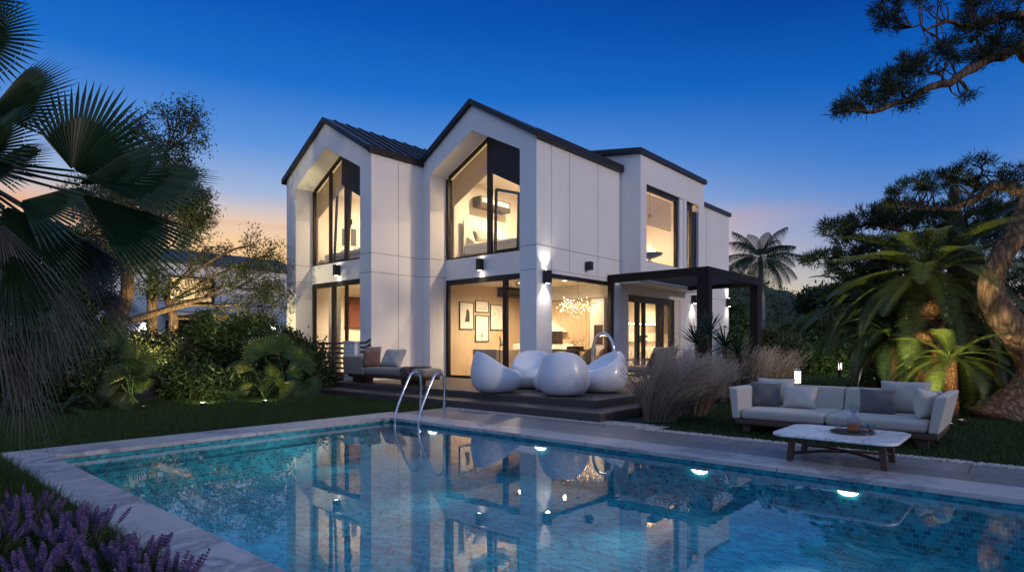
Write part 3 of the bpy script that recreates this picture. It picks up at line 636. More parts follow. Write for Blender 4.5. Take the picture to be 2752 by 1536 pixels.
# daybed on the deck
db = thing('daybed', 'low beige daybed with dark wood base on the deck against the white gable wall', 'daybed', (-11.5,8.8,D))
X0, X1, Y0, Y1 = -13.02, -9.95, 8.5, 9.10
MB().box(X0+.15,X1-.12,Y0+.03,Y1-.02,.40,.47).build('base',M['wood'],db,bevel=.015)
for a,b in ((-12.75,-12.5),(-10.85,-10.5)): MB().prism([(a+.03,D),(b-.03,D),(b,.405),(a,.405)],'Y',Y0+.08,Y1-.06).build('leg',M['wood'],db)
MB().box(X0+.72,X1,Y0,Y1,.46,.66).build('mattress',M['taupe'],db,bevel=.085,seg=5)
MB().prism([(X0+.02,.46),(X0+.86,.46),(X0+.76,.90),(X0-.02,.92)],'Y',Y0-.02,Y0+.14).build('armrest',M['taupe'],db,bevel=.035,seg=4)
MB().prism([(X0,.46),(X0+.12,.46),(X0+.08,.92),(X0-.04,.92)],'Y',Y0+.145,Y1).build('backrest',M['taupe'],db,bevel=.03,seg=4)
cushion('beige cushion at the left end of the daybed, behind the armrest',.56,.50,.2,(-12.5,9.0,.92),(-.25,0,.1),M['taupe'],'cushions on the daybed',1)
cushion('brown cushion standing beside the armrest of the daybed',.46,.46,.2,(-12.05,8.66,.86),(-.15,0,.75),M['fabricb'],'cushions on the daybed',2)
cushion('soft grey cushion leaning in the middle of the daybed, right of the brown one',.75,.52,.24,(-11.6,8.95,.87),(-.5,0,.05),M['fabric'],'cushions on the daybed',3)
m = MB(); vs = []; fs = []
for i in range(15):
    for j in range(9):
        u = i/14; v = j/8
        x = -10.62+v*.30+.06*math.sin(6*u); s = u*.84
        if s < .62: y, z = 9.08-s, .668+.012*math.sin(9*v)
        else: y, z = 8.46-.02-.02*math.sin(8*v+2), .655-(s-.62)*.55
        vs.append((x, y+.015*math.sin(11*v+3*u), z+.006*math.sin(14*v)))
for i in range(14):
    for j in range(8): a = i*9+j; fs.append((a,a+1,a+10,a+9))
m.add(vs,fs); o = m.build('throw_blanket',M['throw'],None,smooth=True); sol = o.modifiers.new('thick','SOLIDIFY'); sol.thickness = .014
tag(o,'dark brown throw draped over the foot of the daybed','blanket')
# slatted fence and its white pillar
fn = thing('slatted_fence','dark horizontal slat fence in front of the left glass door','fence',(-15,9.2,0))
m = MB()
for i in range(9): z = .12+i*.135; m.box(-16.4,-14.0,9.2,9.225,z,z+.055)
m.build('slat_panel',M['wood'],fn)
for x in (-16.3,-15.2): MB().box(x-.03,x+.03,9.228,9.28,0,1.26).build('post',M['wood'],fn)
m = MB()
for i in range(3): z = 1.0+i*.12; m.bar((-13.45,9.3,z),(-13.2,9.3,z),.025,.05); m.bar((-13.2,9.3,z),(-12.985,9.28,z+.08),.025,.05)
m.build('slat_panel',M['wood'],fn)
pl = thing('white_pillar','short square white pillar with a flat cap at the end of the slatted fence','pillar',(-13.73,9.3,0))
MB().box(-13.98,-13.47,9.13,9.46,0,1.24).build('shaft',M['white'],pl,bevel=.008); MB().box(-14.01,-13.44,9.10,9.49,1.24,1.285).build('cap',M['white'],pl,bevel=.006)
# pool ladder
ld = thing('pool_ladder','polished steel pool ladder with two curved handrails at the far pool corner','ladder',(-7.4,6.3,0))
for x in (-7.11,-7.69):
    p = [(x,6.50,.0),(x,6.50,.40),(x,6.50,.58)]
    for i in range(1,10): a = math.pi*.86*i/10; p.append((x,6.375+.125*math.cos(a),.60+.135*math.sin(a)))
    p += [(x,6.17,.50),(x,6.05,.26),(x,5.985,.10),(x,5.97,.02),(x,5.97,-.1),(x,5.97,-.5)]
    MB().tube(p,.0215,12).build('handrail',M['steel'],ld,smooth=True)
    MB().lathe([(.0215,.014),(.045,.012),(.05,.0),(0.03,0)],(x,6.5,.0005),16).build('flange',M['steel'],ld)
for z in (-.16,-.40): MB().box(-7.69,-7.11,5.94,6.02,z,z+.025).build('tread',M['steel'],ld,bevel=.005)
# underwater lamps along the far wall
for i,(px,py) in enumerate(((1088,1083),(1360,1122),(1760,1185),(2133,1245))):
    p = at_y(px,py,6.125); x, z = p[0], -.16
    t = thing('pool_lamp',['white underwater pool lamp just right of the ladder','white underwater pool lamp on the far wall, second from the ladder','white underwater pool lamp below the paving left of the coffee table','white underwater pool lamp below the coffee table, farthest from the ladder'][i],'pool light',(x,6.12,z),group='half moon lamps in the far pool wall')
    m = MB(); n = 14; vs = [(x,6.128,z+.015)]; fr = []
    arc = [(x+.082*math.cos(math.pi+math.pi*k/n),6.105,z+.02+.040*math.sin(math.pi+math.pi*k/n)) for k in range(n+1)]
    arc2 = [(x+.086*math.cos(math.pi+math.pi*k/n),6.128,z+.02+.043*math.sin(math.pi+math.pi*k/n)) for k in range(n+1)]
    k0 = len(arc); m.add(arc+arc2,[tuple(range(k0))]+[(k,k+1,k0+k+1,k0+k) for k in range(n)]); m.build('lens',M['g_pool'],t)
    MB().box(x-.09,x+.09,6.09,6.129,z+.022,z+.034).build('hood',M['steel'],t)
    lamp('SPOT','pool_beam',(x,6.06,z-.01),POOLW,(.80,.96,1),(x-[.9,.5,.3,.2][i],3.0,z+.0),.05,46,1)
# ---- garden sofa
sf = thing('garden_sofa','long pale grey two-module garden sofa on the lawn behind the coffee table','sofa',(-1.95,8.7,0))
MB().box(-3.08,-.80,8.16,9.42,.115,.185).build('base_frame',M['wood'],sf,bevel=.012)
for x in (-2.95,-1.95,-.95):
    for y in (8.3,9.3): MB().box(x-.05,x+.05,y-.05,y+.05,0,.118).build('foot',M['wood'],sf)
MB().box(-3.0,-1.965,8.16,9.1,.187,.322).build('seat_cushion',M['fabric'],sf,bevel=.05,seg=5); MB().box(-1.955,-.90,8.16,9.1,.187,.322).build('seat_cushion',M['fabric'],sf,bevel=.05,seg=5)
for a,b in ((-3.03,-1.965),(-1.955,-.87)):
    MB().prism([(9.10,.187),(9.36,.187),(9.46,.60),(9.26,.605)],'X',a,b).build('backrest',M['fabric'],sf,bevel=.03,seg=4)
MB().prism([(-3.11,.187),(-3.005,.187),(-3.03,.60),(-3.16,.615)],'Y',8.15,9.42).build('armrest',M['fabricw'],sf,bevel=.028,seg=4)
MB().prism([(-.895,.187),(-.79,.187),(-.70,.625),(-.83,.61)],'Y',8.15,9.42).build('armrest',M['fabricw'],sf,bevel=.028,seg=4)
G = 'cushions on the garden sofa'
cushion('large pale back cushion at the left end of the garden sofa',.56,.42,.2,(-2.84,9.12,.51),(-.22,0,.03),M['fabricw'],G,4)
cushion('charcoal cushion tilted against the left arm of the garden sofa',.44,.40,.2,(-2.88,8.80,.48),(-.32,.05,.32),M['fabricd'],G,5)
cushion('small pale cushion on the left seat of the garden sofa, right of the charcoal one',.47,.33,.17,(-2.42,8.80,.47),(-.28,0,-.03),M['fabricw'],G,6)
cushion('large pale back cushion at the right end of the garden sofa',.60,.45,.2,(-1.24,9.10,.52),(-.22,0,-.04),M['fabric'],G,7)
cushion('charcoal cushion in the middle of the right seat of the garden sofa',.44,.36,.18,(-1.50,8.82,.47),(-.28,0,.06),M['fabricd'],G,8)
cushion('pale cushion on edge against the right arm of the garden sofa',.42,.38,.19,(-.96,8.62,.485),(-.1,.12,1.25),M['fabricw'],G,9)
# ---- coffee table
ct = thing('coffee_table','low coffee table with a rounded white marble top and crossed dark legs beside the pool','coffee table',(-1.48,6.8,0))
def rrect(x0,x1,y0,y1,r,n=8):
    p = []
    for cx,cy,a0 in ((x1-r,y1-r,0),(x0+r,y1-r,90),(x0+r,y0+r,180),(x1-r,y0+r,270)):
        for i in range(n+1): a = math.radians(a0+90*i/n); p.append((cx+r*math.cos(a),cy+r*math.sin(a)))
    return p
MB().prism(rrect(-2.03,-.92,6.30,7.28,.16),'Z',.272,.30).build('table_top',M['marblew'],ct,bevel=.008,seg=3)
LG4 = [(-1.90,6.56),(-1.06,6.60),(-1.92,7.14),(-1.08,7.14)]
for x,y in LG4:
    dx = .03 if x < -1.5 else -.03
    MB().bar((x,y,0),(x+dx,y,.271),.045,.06).build('leg',M['wood'],ct,bevel=.004)
for a,b in ((0,3),(1,2)):
    p = LG4[a]; q = LG4[b]; z = .075+.008*a
    MB().tube([(p[0],p[1],z),((p[0]*.7+q[0]*.3),(p[1]*.7+q[1]*.3),z+.025),((p[0]*.3+q[0]*.7),(p[1]*.3+q[1]*.7),z+.025),(q[0],q[1],z)],.017,6).build('stretcher',M['wood'],ct)
tr = MB().lathe([(0,0),(.19,0),(.205,.016),(.198,.016),(.185,.006),(0,.006)],(0,0,0),36).build('tray',mat('bronze_tray',(.10,.075,.06),.28,.7),None,smooth=True)
tr.location = (-1.385,6.86,.3005); tr.scale = (1,1.05,1); tag(tr,'oval bronze tray holding the decanter on the marble table','tray')
GL = glassmat('cut_glass',(.82,.86,.92),1.62,.02); AMB = mat('amber_liquor',(.42,.115,.014),.25,spec=.2)
dc = thing('decanter','glass whisky decanter half full of amber liquor on the bronze tray','decanter',(-1.375,6.86,.307))
z0 = .307
def sqring(r, k=.82):                                        # rounded square section
    return [(r*math.copysign(abs(math.cos(t))**k,math.cos(t)), r*math.copysign(abs(math.sin(t))**k,math.sin(t))) for t in [2*math.pi*(i+.5)/16 for i in range(16)]]
def sqloft(prof, c):
    m = MB(); vs = []; fs = []
    for r,z,k in prof: vs += [(c[0]+x,c[1]+y,c[2]+z) for x,y in sqring(r,k)]
    for i in range(len(prof)-1):
        for j in range(16): fs.append((i*16+j,i*16+(j+1)%16,(i+1)*16+(j+1)%16,(i+1)*16+j))
    fs += [tuple(range(15,-1,-1)),tuple((len(prof)-1)*16+j for j in range(16))]; return m.add(vs,fs)
c0 = (-1.375,6.86,z0)
sqloft([(.056,0,.5),(.058,.01,.5),(.058,.115,.5),(.05,.14,.6),(.024,.165,.9),(.017,.175,1),(.017,.20,1),(.03,.207,1),(.03,.212,1)],c0).build('bottle',GL,dc,smooth=False)
sqloft([(.050,.012,.5),(.052,.02,.5),(.052,.088,.5)],c0).build('liquor',AMB,dc)
sqloft([(.014,.205,1),(.016,.215,.8),(.034,.228,.5),(.036,.262,.5),(.028,.272,.5)],c0).build('stopper',GL,dc)
g0 = None
for i,(x,y) in enumerate(((-1.495,6.80),(-1.27,6.84),(-1.225,6.90))):
    lab = ['cut glass tumbler left of the decanter on the tray','cut glass tumbler on the tray just right of the decanter','cut glass tumbler nearest the right rim of the tray'][i]
    if g0 is None:
        g0 = thing('tumbler',lab,'glass',(x,y,z0+.0005),group='whisky tumblers',world=False)
        MB().lathe([(0,0),(.03,0),(.036,.085),(.033,.085),(.028,.02),(0,.02)],(0,0,0),12).build('glass',GL,g0)
        MB().lathe([(0,.021),(.0285,.021),(.030,.034),(0,.034)],(0,0,0),12).build('liquor',AMB,g0)
    else: dup(g0,(x,y,z0+.0005),0,lab)
# ---- wooden armchair by the kitchen door
ac = thing('garden_armchair','wooden garden armchair with striped beige cushions by the kitchen door','armchair',(-7.2,13.6,D))
w_ = mat('weathered_wood',(.22,.13,.08),.6,var=.3,scale=9)
stripe = mat('striped_beige_fabric',(.55,.45,.36),.9,col2=(.34,.26,.20),scale=9,stretch=(.3,3,.3),detail=1)
for y in (13.05,14.15):
    m = MB(); m.bar((-6.75,y,D),(-6.85,y,.82),.04,.05); m.bar((-7.6,y,D),(-7.05,y,.98),.04,.05) if False else m.bar((-7.75,y,D),(-7.7,y,.82),.04,.05); m.bar((-6.8,y,.82),(-7.75,y,.82),.05,.035); m.bar((-6.85,y,1.0),(-7.15,y,.42),.04,.03); m.build('side_frame',w_,ac)
m = MB()
for i in range(6): y = 13.12+i*.19; m.bar((-6.80,y,1.02),(-7.05,y,.5),.05,.02)
m.build('back_slats',w_,ac); MB().box(-7.7,-6.85,13.07,14.13,.50,.54).build('seat_frame',w_,ac)
MB().box(-7.7,-6.98,13.1,14.1,.54,.66).build('seat_cushion',stripe,ac,bevel=.04,seg=3)
MB().prism([(-7.12,.66),(-6.98,.66),(-6.72,1.10),(-6.88,1.14)],'Y',13.08,14.14).build('back_cushion',stripe,ac,bevel=.04,seg=3)
# ---- bollards, garden spots
def bollard(label, p, h):
    t = thing('bollard_lamp',label,'bollard light',(p[0],p[1],0),group='glowing bollards on the far lawn'); x, y = p[0], p[1]; k = h/.64
    MB().box(x-.055*k,x+.055*k,y-.055*k,y+.055*k,0,.34*k).build('post',M['lampblk'],t,bevel=.004)
    MB().box(x-.05*k,x+.05*k,y-.05*k,y+.05*k,.342*k,.60*k).build('lantern',M['g_boll'],t,bevel=.004)
    m = MB()
    for sx in (-1,1):
        for sy in (-1,1): m.box(x+sx*.05*k-.006,x+sx*.05*k+.006,y+sy*.05*k-.006,y+sy*.05*k+.006,.342*k,.60*k)
    m.box(x-.06*k,x+.06*k,y-.06*k,y+.06*k,.60*k,.64*k); m.build('cage',M['steel'],t)
    lamp('POINT','bollard_light',(x,y,.72*k),26,(1,.88,.72),None,.05)
b1 = at(2006,960,13.0); b2 = at(2113,945,21.0)
bollard('nearer glowing bollard lamp standing just behind the garden sofa',b1,.66); bollard('farther glowing bollard lamp on the bright patch of lawn',b2,.58)
def spotlight(label, p, tgt, pw, col=(1,.80,.35), ang=75, zl=.04):
    t = thing('garden_spotlight',label,'garden light',(p[0],p[1],0),group='small ground spotlights in the planting'); x, y = p[0], p[1]
    MB().lathe([(0,0),(.05,0),(.06,.05),(.06,.08),(.055,.08),(.048,.035),(0,.035)],(x,y,0),14).build('housing',M['lampblk'],t)
    MB().lathe([(0,zl),(.044,zl)],(x,y,0),14).build('lens',M['g_yel'],t)
    lamp('SPOT','spot_beam',(x,y,.10),pw,col,tgt,.04,ang,.8)
YL = (1,.80,.34)
ga_ = at_z(510,1022); spotlight('glowing yellow spotlight in the lawn edge before the left shrubs',ga_,at(540,850,14.0),SPW*60,YL,100,.083)
spotlight('spotlight hidden among the left fan palms, lighting their yellow green leaves',at_z(362,1032),at(330,935,11.1),SPW*22,YL,110)
spotlight('spotlight hidden under the small fan palms left of the fence',at_z(668,1016),at(655,940,12.9),SPW*22,YL,110)
spotlight('spotlight behind the left shrubs lighting the tree trunk from below',at(330,905,13.2)*[1,1,0],at(345,580,14.2),SPW*320,(1,.80,.42),100)
spotlight('spotlight behind the left shrubs lighting the airy tree',at(520,920,15.5)*[1,1,0],at(560,700,17),SPW*400,(1,.82,.45),120)
spotlight('spotlight in the grass beside the right sofa arm, lighting the pine trunk',at_z(2388,1078),at(2530,800,9.9),SPW*26,(1,.72,.45),80)
spotlight('spotlight at the foot of the largest cycad, lighting its crown from below',at(2285,985,8.9)*[1,1,0],at(2338,670,10.9),SPW*420,(1,.80,.38),75)
spotlight('spotlight just behind the right end of the garden sofa, lighting the small cycad',at(2420,990,8.9)*[1,1,0],at(2385,840,10.2),SPW*6,(1,.80,.38),110)
spotlight('spotlight lighting the foliage beyond the far bollard',at(2165,955,21)*[1,1,0],at(2155,900,23),SPW*120,(1,.86,.45),100)
# ------------------------------------------------------------------ things inside the rooms
def picture(label, y0, y1, z0, z1, art):
    t = thing('framed_picture',label,'picture',(-12.68,(y0+y1)/2,(z0+z1)/2),group='framed pictures on the living room wall'); x = -12.695
    m = MB(); f = .022; m.box(x,x+.03,y0,y0+f,z0,z1); m.box(x,x+.03,y1-f,y1,z0,z1); m.box(x,x+.03,y0+f,y1-f,z0,z0+f); m.box(x,x+.03,y0+f,y1-f,z1-f,z1); m.build('frame',M['frame'],t)
    MB().box(x+.005,x+.015,y0+f,y1-f,z0+f,z1-f).build('paper',mat('picture_paper',(.80,.76,.68),.7),t)
    m = MB(); art(m,x+.017,(y0+y1)/2,(z0+z1)/2,y1-y0,z1-z0); m.build('drawing',mat('picture_ink',(.06,.045,.05),.8),t)
def art1(m,x,y,z,w,h): m.prism([(y-.14*w,z-.22*h),(y+.22*w,z-.22*h),(y+.2*w,z+.1*h),(y+.12*w,z+.24*h),(y-.02*w,z+.22*h),(y-.03*w,z+.02*h)],'X',x-.001,x+.001)
def art2(m,x,y,z,w,h):
    for k in range(5): m.bar((x,y-.3*w+.13*w*k,z-.2*h),(x,y-.22*w+.13*w*k,z-.05*h+.05*h*math.sin(k*2)),.003,.012)
    m.bar((x,y-.35*w,z-.25*h),(x,y+.35*w,z-.25*h),.002,.01)
def art3(m,x,y,z,w,h):
    m.prism([(y-.06*w,z-.32*h),(y+.06*w,z-.32*h),(y+.04*w,z-.22*h),(y-.04*w,z-.22*h)],'X',x-.001,x+.001)
    for a in (-.9,-.4,.1,.6): m.bar((x,y,z-.22*h),(x,y+.16*w*math.sin(a),z-.22*h+.16*h*math.cos(a)),.002,.006)
def art4(m,x,y,z,w,h):
    for k in range(9): a = k*1.7; m.bar((x,y+.25*w*math.sin(a),z+(.32-.075*k)*h),(x,y+.3*w*math.sin(a+1),z+(.28-.075*k)*h),.002,.009)
picture('tall framed print of a dark figure, leftmost of the pictures in the living room',12.19,12.78,1.64,2.45,art1)
picture('small square framed print above the upright print in the middle of the group',12.85,13.43,2.17,2.53,art2)
picture('upright framed print of a small vase, lowest of the pictures',12.85,13.43,1.28,2.08,art3)
picture('tall framed line drawing, rightmost of the living room pictures',13.51,14.1,1.64,2.44,art4)
t = thing('armchair','square sand coloured armchair inside the living room window','armchair',(-11.5,12.4,D))
MB().box(-11.95,-11.05,12.0,12.14,.42,1.06).build('side_panel',M['loungefab'],t,bevel=.02); MB().box(-11.17,-11.03,12.15,12.95,.42,1.06).build('side_panel',M['loungefab'],t,bevel=.02); MB().box(-11.95,-11.19,12.15,12.9,.42,.68).build('seat_cushion',M['loungefab'],t,bevel=.04)
for x,y in ((-11.9,12.05),(-11.1,12.05),(-11.9,12.85),(-11.1,12.85)): MB().box(x-.015,x+.015,y-.015,y+.015,D,.42).build('leg',M['black'],t)
t = thing('living_room_sofa','long white sofa along the back of the living room','sofa',(-11.6,14.4,D))
MB().box(-12.6,-10.2,14.45,14.7,.3,1.22).build('backrest',M['linen'],t,bevel=.05,seg=3); MB().box(-12.6,-10.2,13.7,14.45,.32,.72).build('seat_cushion',M['linen'],t,bevel=.06,seg=3)
MB().box(-12.62,-12.42,13.7,14.45,.73,.95).build('armrest',M['linen'],t,bevel=.05,seg=3)
cushion('white cushion on the living room sofa',.5,.42,.18,(-11.0,14.3,.93),(-.3,0,.1),M['linen'],seed=12)
t = thing('reading_lamp','small grey reading lamp head above the armchair','lamp',(-11.7,12.9,D))
MB().tube([(-11.72,12.9,D+.02),(-11.72,12.9,1.25),(-11.66,12.88,1.38)],.012,6).build('pole',M['black'],t); MB().tube([(-11.70,12.9,1.42),(-11.60,12.86,1.18)],[.045,.06],12).build('shade',M['taupe'],t); MB().lathe([(0,0),(.12,0),(.12,.02),(0,.02)],(-11.72,12.9,D),16).build('base',M['black'],t)
t = thing('air_conditioner','dark wall air conditioner high on the living room wall beyond the pictures','air conditioner',(-12.5,14.3,2.8),group='dark wall air conditioners')
MB().box(-12.69,-12.36,13.85,14.86,2.68,2.93).build('case',mat('dark_grey_case',(.07,.06,.05),.4),t,bevel=.01); MB().box(-12.36,-12.352,13.95,14.76,2.72,2.78).build('vent',M['black'],t)
t = thing('air_conditioner','dark wall air conditioner on the bedroom wall with two pale vents','air conditioner',(-12.5,13.4,5.6),group='dark wall air conditioners')
MB().box(-12.69,-12.36,12.75,14.1,5.3,5.62).build('case',mat('dark_brown_case',(.06,.045,.035),.4),t,bevel=.012)
for a,b in ((12.82,13.35),(13.5,14.03)): MB().box(-12.358,-12.35,a,b,5.44,5.58).build('vent',M['linen'],t)
q = at_y(1301,714,12.8)
t = thing('track_spotlight','small adjustable ceiling spotlight in the living room','ceiling light',(q[0],q[1],2.98)); MB().tube([(q[0],q[1],2.984),(q[0],q[1],q[2]+.03)],.008,6).build('stem',M['black'],t); MB().tube([q+[-.05,0,.04],q+[.05,-.03,-.05]],.035,12).build('head',M['steel'],t)
# chandelier
ch = thing('chandelier','branching chandelier of many small glowing bulbs over the dining table','chandelier',(-9.72,14.0,2.31))
cx, cy, cz = -9.72, 14.0, 2.31; rr = np.random.default_rng(5)
MB().lathe([(0,0),(.06,0),(.06,-.03),(0,-.03)],(cx,cy,2.984),14).build('ceiling_rose',M['black'],ch); MB().tube([(cx,cy,2.955),(cx,cy,cz)],.006,5).build('rod',M['black'],ch)
br = MB(); bl = MB()
for i in range(120):
    a = rr.uniform(0,6.283); L = rr.uniform(.15,.68); ez = rr.normal(0,.10)
    st = np.array([cx+rr.uniform(-.25,.25),cy+rr.uniform(-.2,.2),cz+rr.uniform(-.04,.04)]); en = np.array([cx+L*math.cos(a),cy+L*math.sin(a)*.9,cz+ez-.02])
    br.tube([st,(st+en)/2+[0,0,.03],en],.004,4); bl.ball(en,(.0105,.0105,.018),6,4)
br.build('branches',mat('brass',(.5,.34,.15),.3,.9),ch); bl.build('bulbs',M['bulb'],ch)
lamp('POINT','chandelier_light',(cx,cy,cz-.30),22,WARM,None,.25)
t = thing('dining_table','dark wood dining table under the chandelier','dining table',(-10.5,14.0,D))
MB().box(-11.6,-9.5,13.6,14.4,1.0,1.05).build('table_top',M['wood'],t,bevel=.008)
for x in (-11.4,-9.9): MB().box(x-.06,x+.06,13.75,14.25,D,1.0).build('leg',M['wood'],t)
dch = None
for lab,x,y,r in (('tan dining chair nearest the glass at the right end of the table',-9.28,13.72,1.5),('tan dining chair at the far right corner of the table',-9.28,14.36,1.7),('tan dining chair at the left of the table',-10.6,13.35,-.1),('tan dining chair on the far side of the table',-10.5,14.62,3.1)):
    if dch is None:
        dch = thing('dining_chair',lab,'dining chair',(x,y,D),r,'tan tub chairs around the dining table',world=False)
        m = MB(); vs = []; fs = []
        for i in range(13):
            a = math.pi+math.pi*i/12; hgt = .62+.24*math.sin(math.pi*i/12)
            for rr_,z in ((.25,.42),(.28,hgt),(.25,hgt),(.22,.44)): vs.append((rr_*math.cos(a),rr_*math.sin(a),z))
        for i in range(12):
            for j in range(3): fs.append((i*4+j,(i+1)*4+j,(i+1)*4+j+1,i*4+j+1))
        m.add(vs,fs); m.build('backrest',mat('tan_leather',(.42,.25,.13),.5),dch,smooth=True)
        MB().lathe([(0,.38),(.24,.38),(.26,.43),(.24,.47),(0,.48)],(0,0,0),20).build('seat',bpy.data.materials['tan_leather'],dch,smooth=True)
        for sx in (-1,1):
            for sy in (-1,1): MB().bar((sx*.2,sy*.2,0),(sx*.15,sy*.15,.39),.03,.03).build('leg',M['wood'],dch)
    else: dup(dch,(x,y,D),r,lab)
t = thing('planter','black box planter of pale flowers on the dining table','planter',(-9.8,14.0,1.05))
MB().box(-10.05,-9.6,13.9,14.1,1.051,1.14).build('box',M['black'],t)
fl = []
for i in range(170): p = np.array([-9.83+NP.normal(0,.13),14.0+NP.normal(0,.06),1.2+abs(NP.normal(0,.11))]); d = NP.normal(size=3); d /= np.linalg.norm(d); e_ = np.cross(d,[.3,.2,.9]); e_ /= np.linalg.norm(e_); fl.append([p,p+d*.03+e_*.015,p+d*.06,p+d*.03-e_*.015])
o = finish(mesh_np('flowers',fl,4),'flowers',leafmat('pale_petals',(.35,.25,.14),(.7,.55,.38)),t)
t = thing('computer','desktop screen with white foot on the dining table','computer',(-10.4,13.95,1.05))
MB().box(-10.75,-10.25,13.95,13.98,1.18,1.58).build('screen',M['black'],t,bevel=.005); MB().box(-10.75,-10.25,13.94,13.95,1.12,1.20).build('chin',M['linen'],t); MB().box(-10.6,-10.4,13.88,14.05,1.051,1.07).build('foot',M['linen'],t)
t = thing('coffee_machine','small black coffee machine on the kitchen worktop','coffee machine',(-10.9,19.8,1.29))
MB().box(-11.05,-10.75,19.7,19.95,1.292,1.34).build('base',M['black'],t); MB().box(-11.05,-10.92,19.7,19.95,1.34,1.53).build('body',M['black'],t,bevel=.01); MB().box(-10.92,-10.72,19.74,19.92,1.45,1.54).build('spout',M['black'],t,bevel=.01)
# bedrooms
def bed(label, x0,x1,y0,y1,z, mt, head):
    t = thing('bed',label,'bed',((x0+x1)/2,(y0+y1)/2,z)); 
    MB().box(x0,x1,y0,y1,z,z+.30).build('mattress',M['linen'],t,bevel=.05,seg=3)
    if head == 'X': MB().box(x0-.06,x0-.005,y0,y1,z,z+1.05).build('headboard',M['linen'],t,bevel=.02)
    else: MB().box(x0,x1,y1+.005,y1+.06,z,z+.9).build('headboard',M['taupe'],t,bevel=.02)
    m = MB(); n = 22; vs = []; fs = []; r = np.random.default_rng(int(abs(x0*10)))
    ph = r.uniform(0,6,6)
    for i in range(n+1):
        for j in range(n+1):
            u = i/n; v = j/n; e = min(1,8*min(u,1-u,v,1-v)+.0)
            zz = z+.12+.26*e+.045*math.sin(9*u+5*v+ph[0])*e+.035*math.sin(15*v-8*u+ph[1])*e+.03*math.sin(21*u+ph[2])*e
            vs.append((x0+.45*(x1-x0)*0+(x1-x0)*(.28+.76*u),y0-.05+(y1-y0+.1)*v,zz))
    for i in range(n):
        for j in range(n): a = i*(n+1)+j; fs.append((a,a+n+1,a+n+2,a+1))
    m.add(vs,fs); m.build('duvet',mt,t,smooth=True); return t
bed('bed with crumpled white bedding in the right gable bedroom',-12.55,-10.3,12.25,14.1,3.80,M['linen'],'X')
cushion('grey pillow at the head of the bed in the right bedroom',.6,.42,.22,(-12.25,12.7,4.36),(-.5,0,1.3),M['fabric'],seed=14); cushion('white pillow beside the grey one in the right bedroom',.6,.42,.22,(-12.2,13.4,4.42),(-.5,0,1.5),M['linen'],seed=15)
bed('bed with blue patterned bedding in the left gable bedroom',-16.85,-14.6,10.3,12.0,3.72,M['linenp'],'Y')
t = thing('wall_panel','grey bed panel with shelf in the left gable bedroom','panel',(-16.6,11.5,3.5)); MB().box(-16.9,-16.2,12.6,12.8,3.5,4.55).build('panel',mat('grey_panel',(.22,.18,.15),.6),t); MB().box(-16.9,-16.2,12.4,12.6,4.1,4.13).build('shelf',M['frame'],t)
for lab,x0,x1 in (('small framed photo on the left bedroom wall, left one',862,874),('small framed photo on the left bedroom wall, right one',884,896)):
    a = at_x(x0,575,-16.93); b = at_x(x1,618,-16.93); t = MB().box(-16.945,-16.915,a[1],b[1],b[2],a[2]).build('framed_photo',mat('photo_print',(.10,.09,.09),.5),None); tag(t,lab,'picture')
a = at_x(868,748,-16.93); b = at_x(906,824,-16.93)
t = thing('wall_art','large dark red panel on the wall of the left ground room','wall panel',(-16.93,(a[1]+b[1])/2,1.6)); MB().box(-16.94,-16.89,a[1],b[1]+.2,b[2],a[2]).build('canvas',mat('dark_red_canvas',(.16,.045,.03),.7),t); m = MB().box(-16.945,-16.88,a[1]-.03,b[1]+.2,b[2]-.03,b[2]-.002).box(-16.945,-16.88,a[1]-.03,b[1]+.2,a[2]+.002,a[2]+.03); m.build('frame',M['frame'],t)
t = thing('curtain','pale curtain hanging beside the left ground glass door','curtain',(-16.3,10.3,D))
m = MB(); vs = []; fs = []
for i in range(41): x = -16.6+i*.016; y = 10.30+.03*math.sin(i*1.3); vs += [(x,y,D+.01),(x,y,2.95)]
for i in range(40): fs.append((2*i,2*i+2,2*i+3,2*i+1))
m.add(vs,fs); m.build('cloth',M['linen'],t,smooth=True)
# fire bowl in the upper box room
fb = thing('fire_bowl','black fire bowl with live flames behind the upper box window','fire bowl',(-8.88,16.62,3.49))
fx, fy = -8.88, 16.62
MB().lathe([(0,0),(.12,.01),(.36,.10),(.40,.16),(.36,.16),(.12,.06),(0,.05)],(fx,fy,3.82),28).build('bowl',M['black'],fb,smooth=True)
for a in range(3): t_ = a*2.09+.4; MB().tube([(fx,fy,3.84),(fx+.1*math.cos(t_),fy+.1*math.sin(t_),3.68),(fx+.24*math.cos(t_),fy+.24*math.sin(t_),3.49)],.015,6).build('leg',M['black'],fb)
fm = MB()
for i in range(15):
    a = NP.uniform(0,6.28); r = NP.uniform(.03,.26); h = NP.uniform(.14,.42)*(1-r*1.3); x = fx+r*math.cos(a); y = fy+r*math.sin(a); s = NP.uniform(-.03,.03,2)
    fm.tube([(x,y,3.90),(x+s[0],y+s[1],3.92+h*.35),(x-s[0],y-s[1],3.92+h*.7),(x+s[1],y,3.92+h)],[.02,.034,.018,.002],6)
fm.build('flames',M['flame'],fb,smooth=True)
t = thing('security_camera','small black dome camera hanging in the upper box window','camera',(-8.85,16.55,5.15)); MB().tube([(-8.85,16.55,5.95),(-8.85,16.55,5.14)],.008,5).build('rod',M['black'],t); MB().lathe([(0,-.06),(.05,-.04),(.06,0),(.05,.05),(0,.06)],(-8.85,16.55,5.12),14).build('dome',M['black'],t,smooth=True)
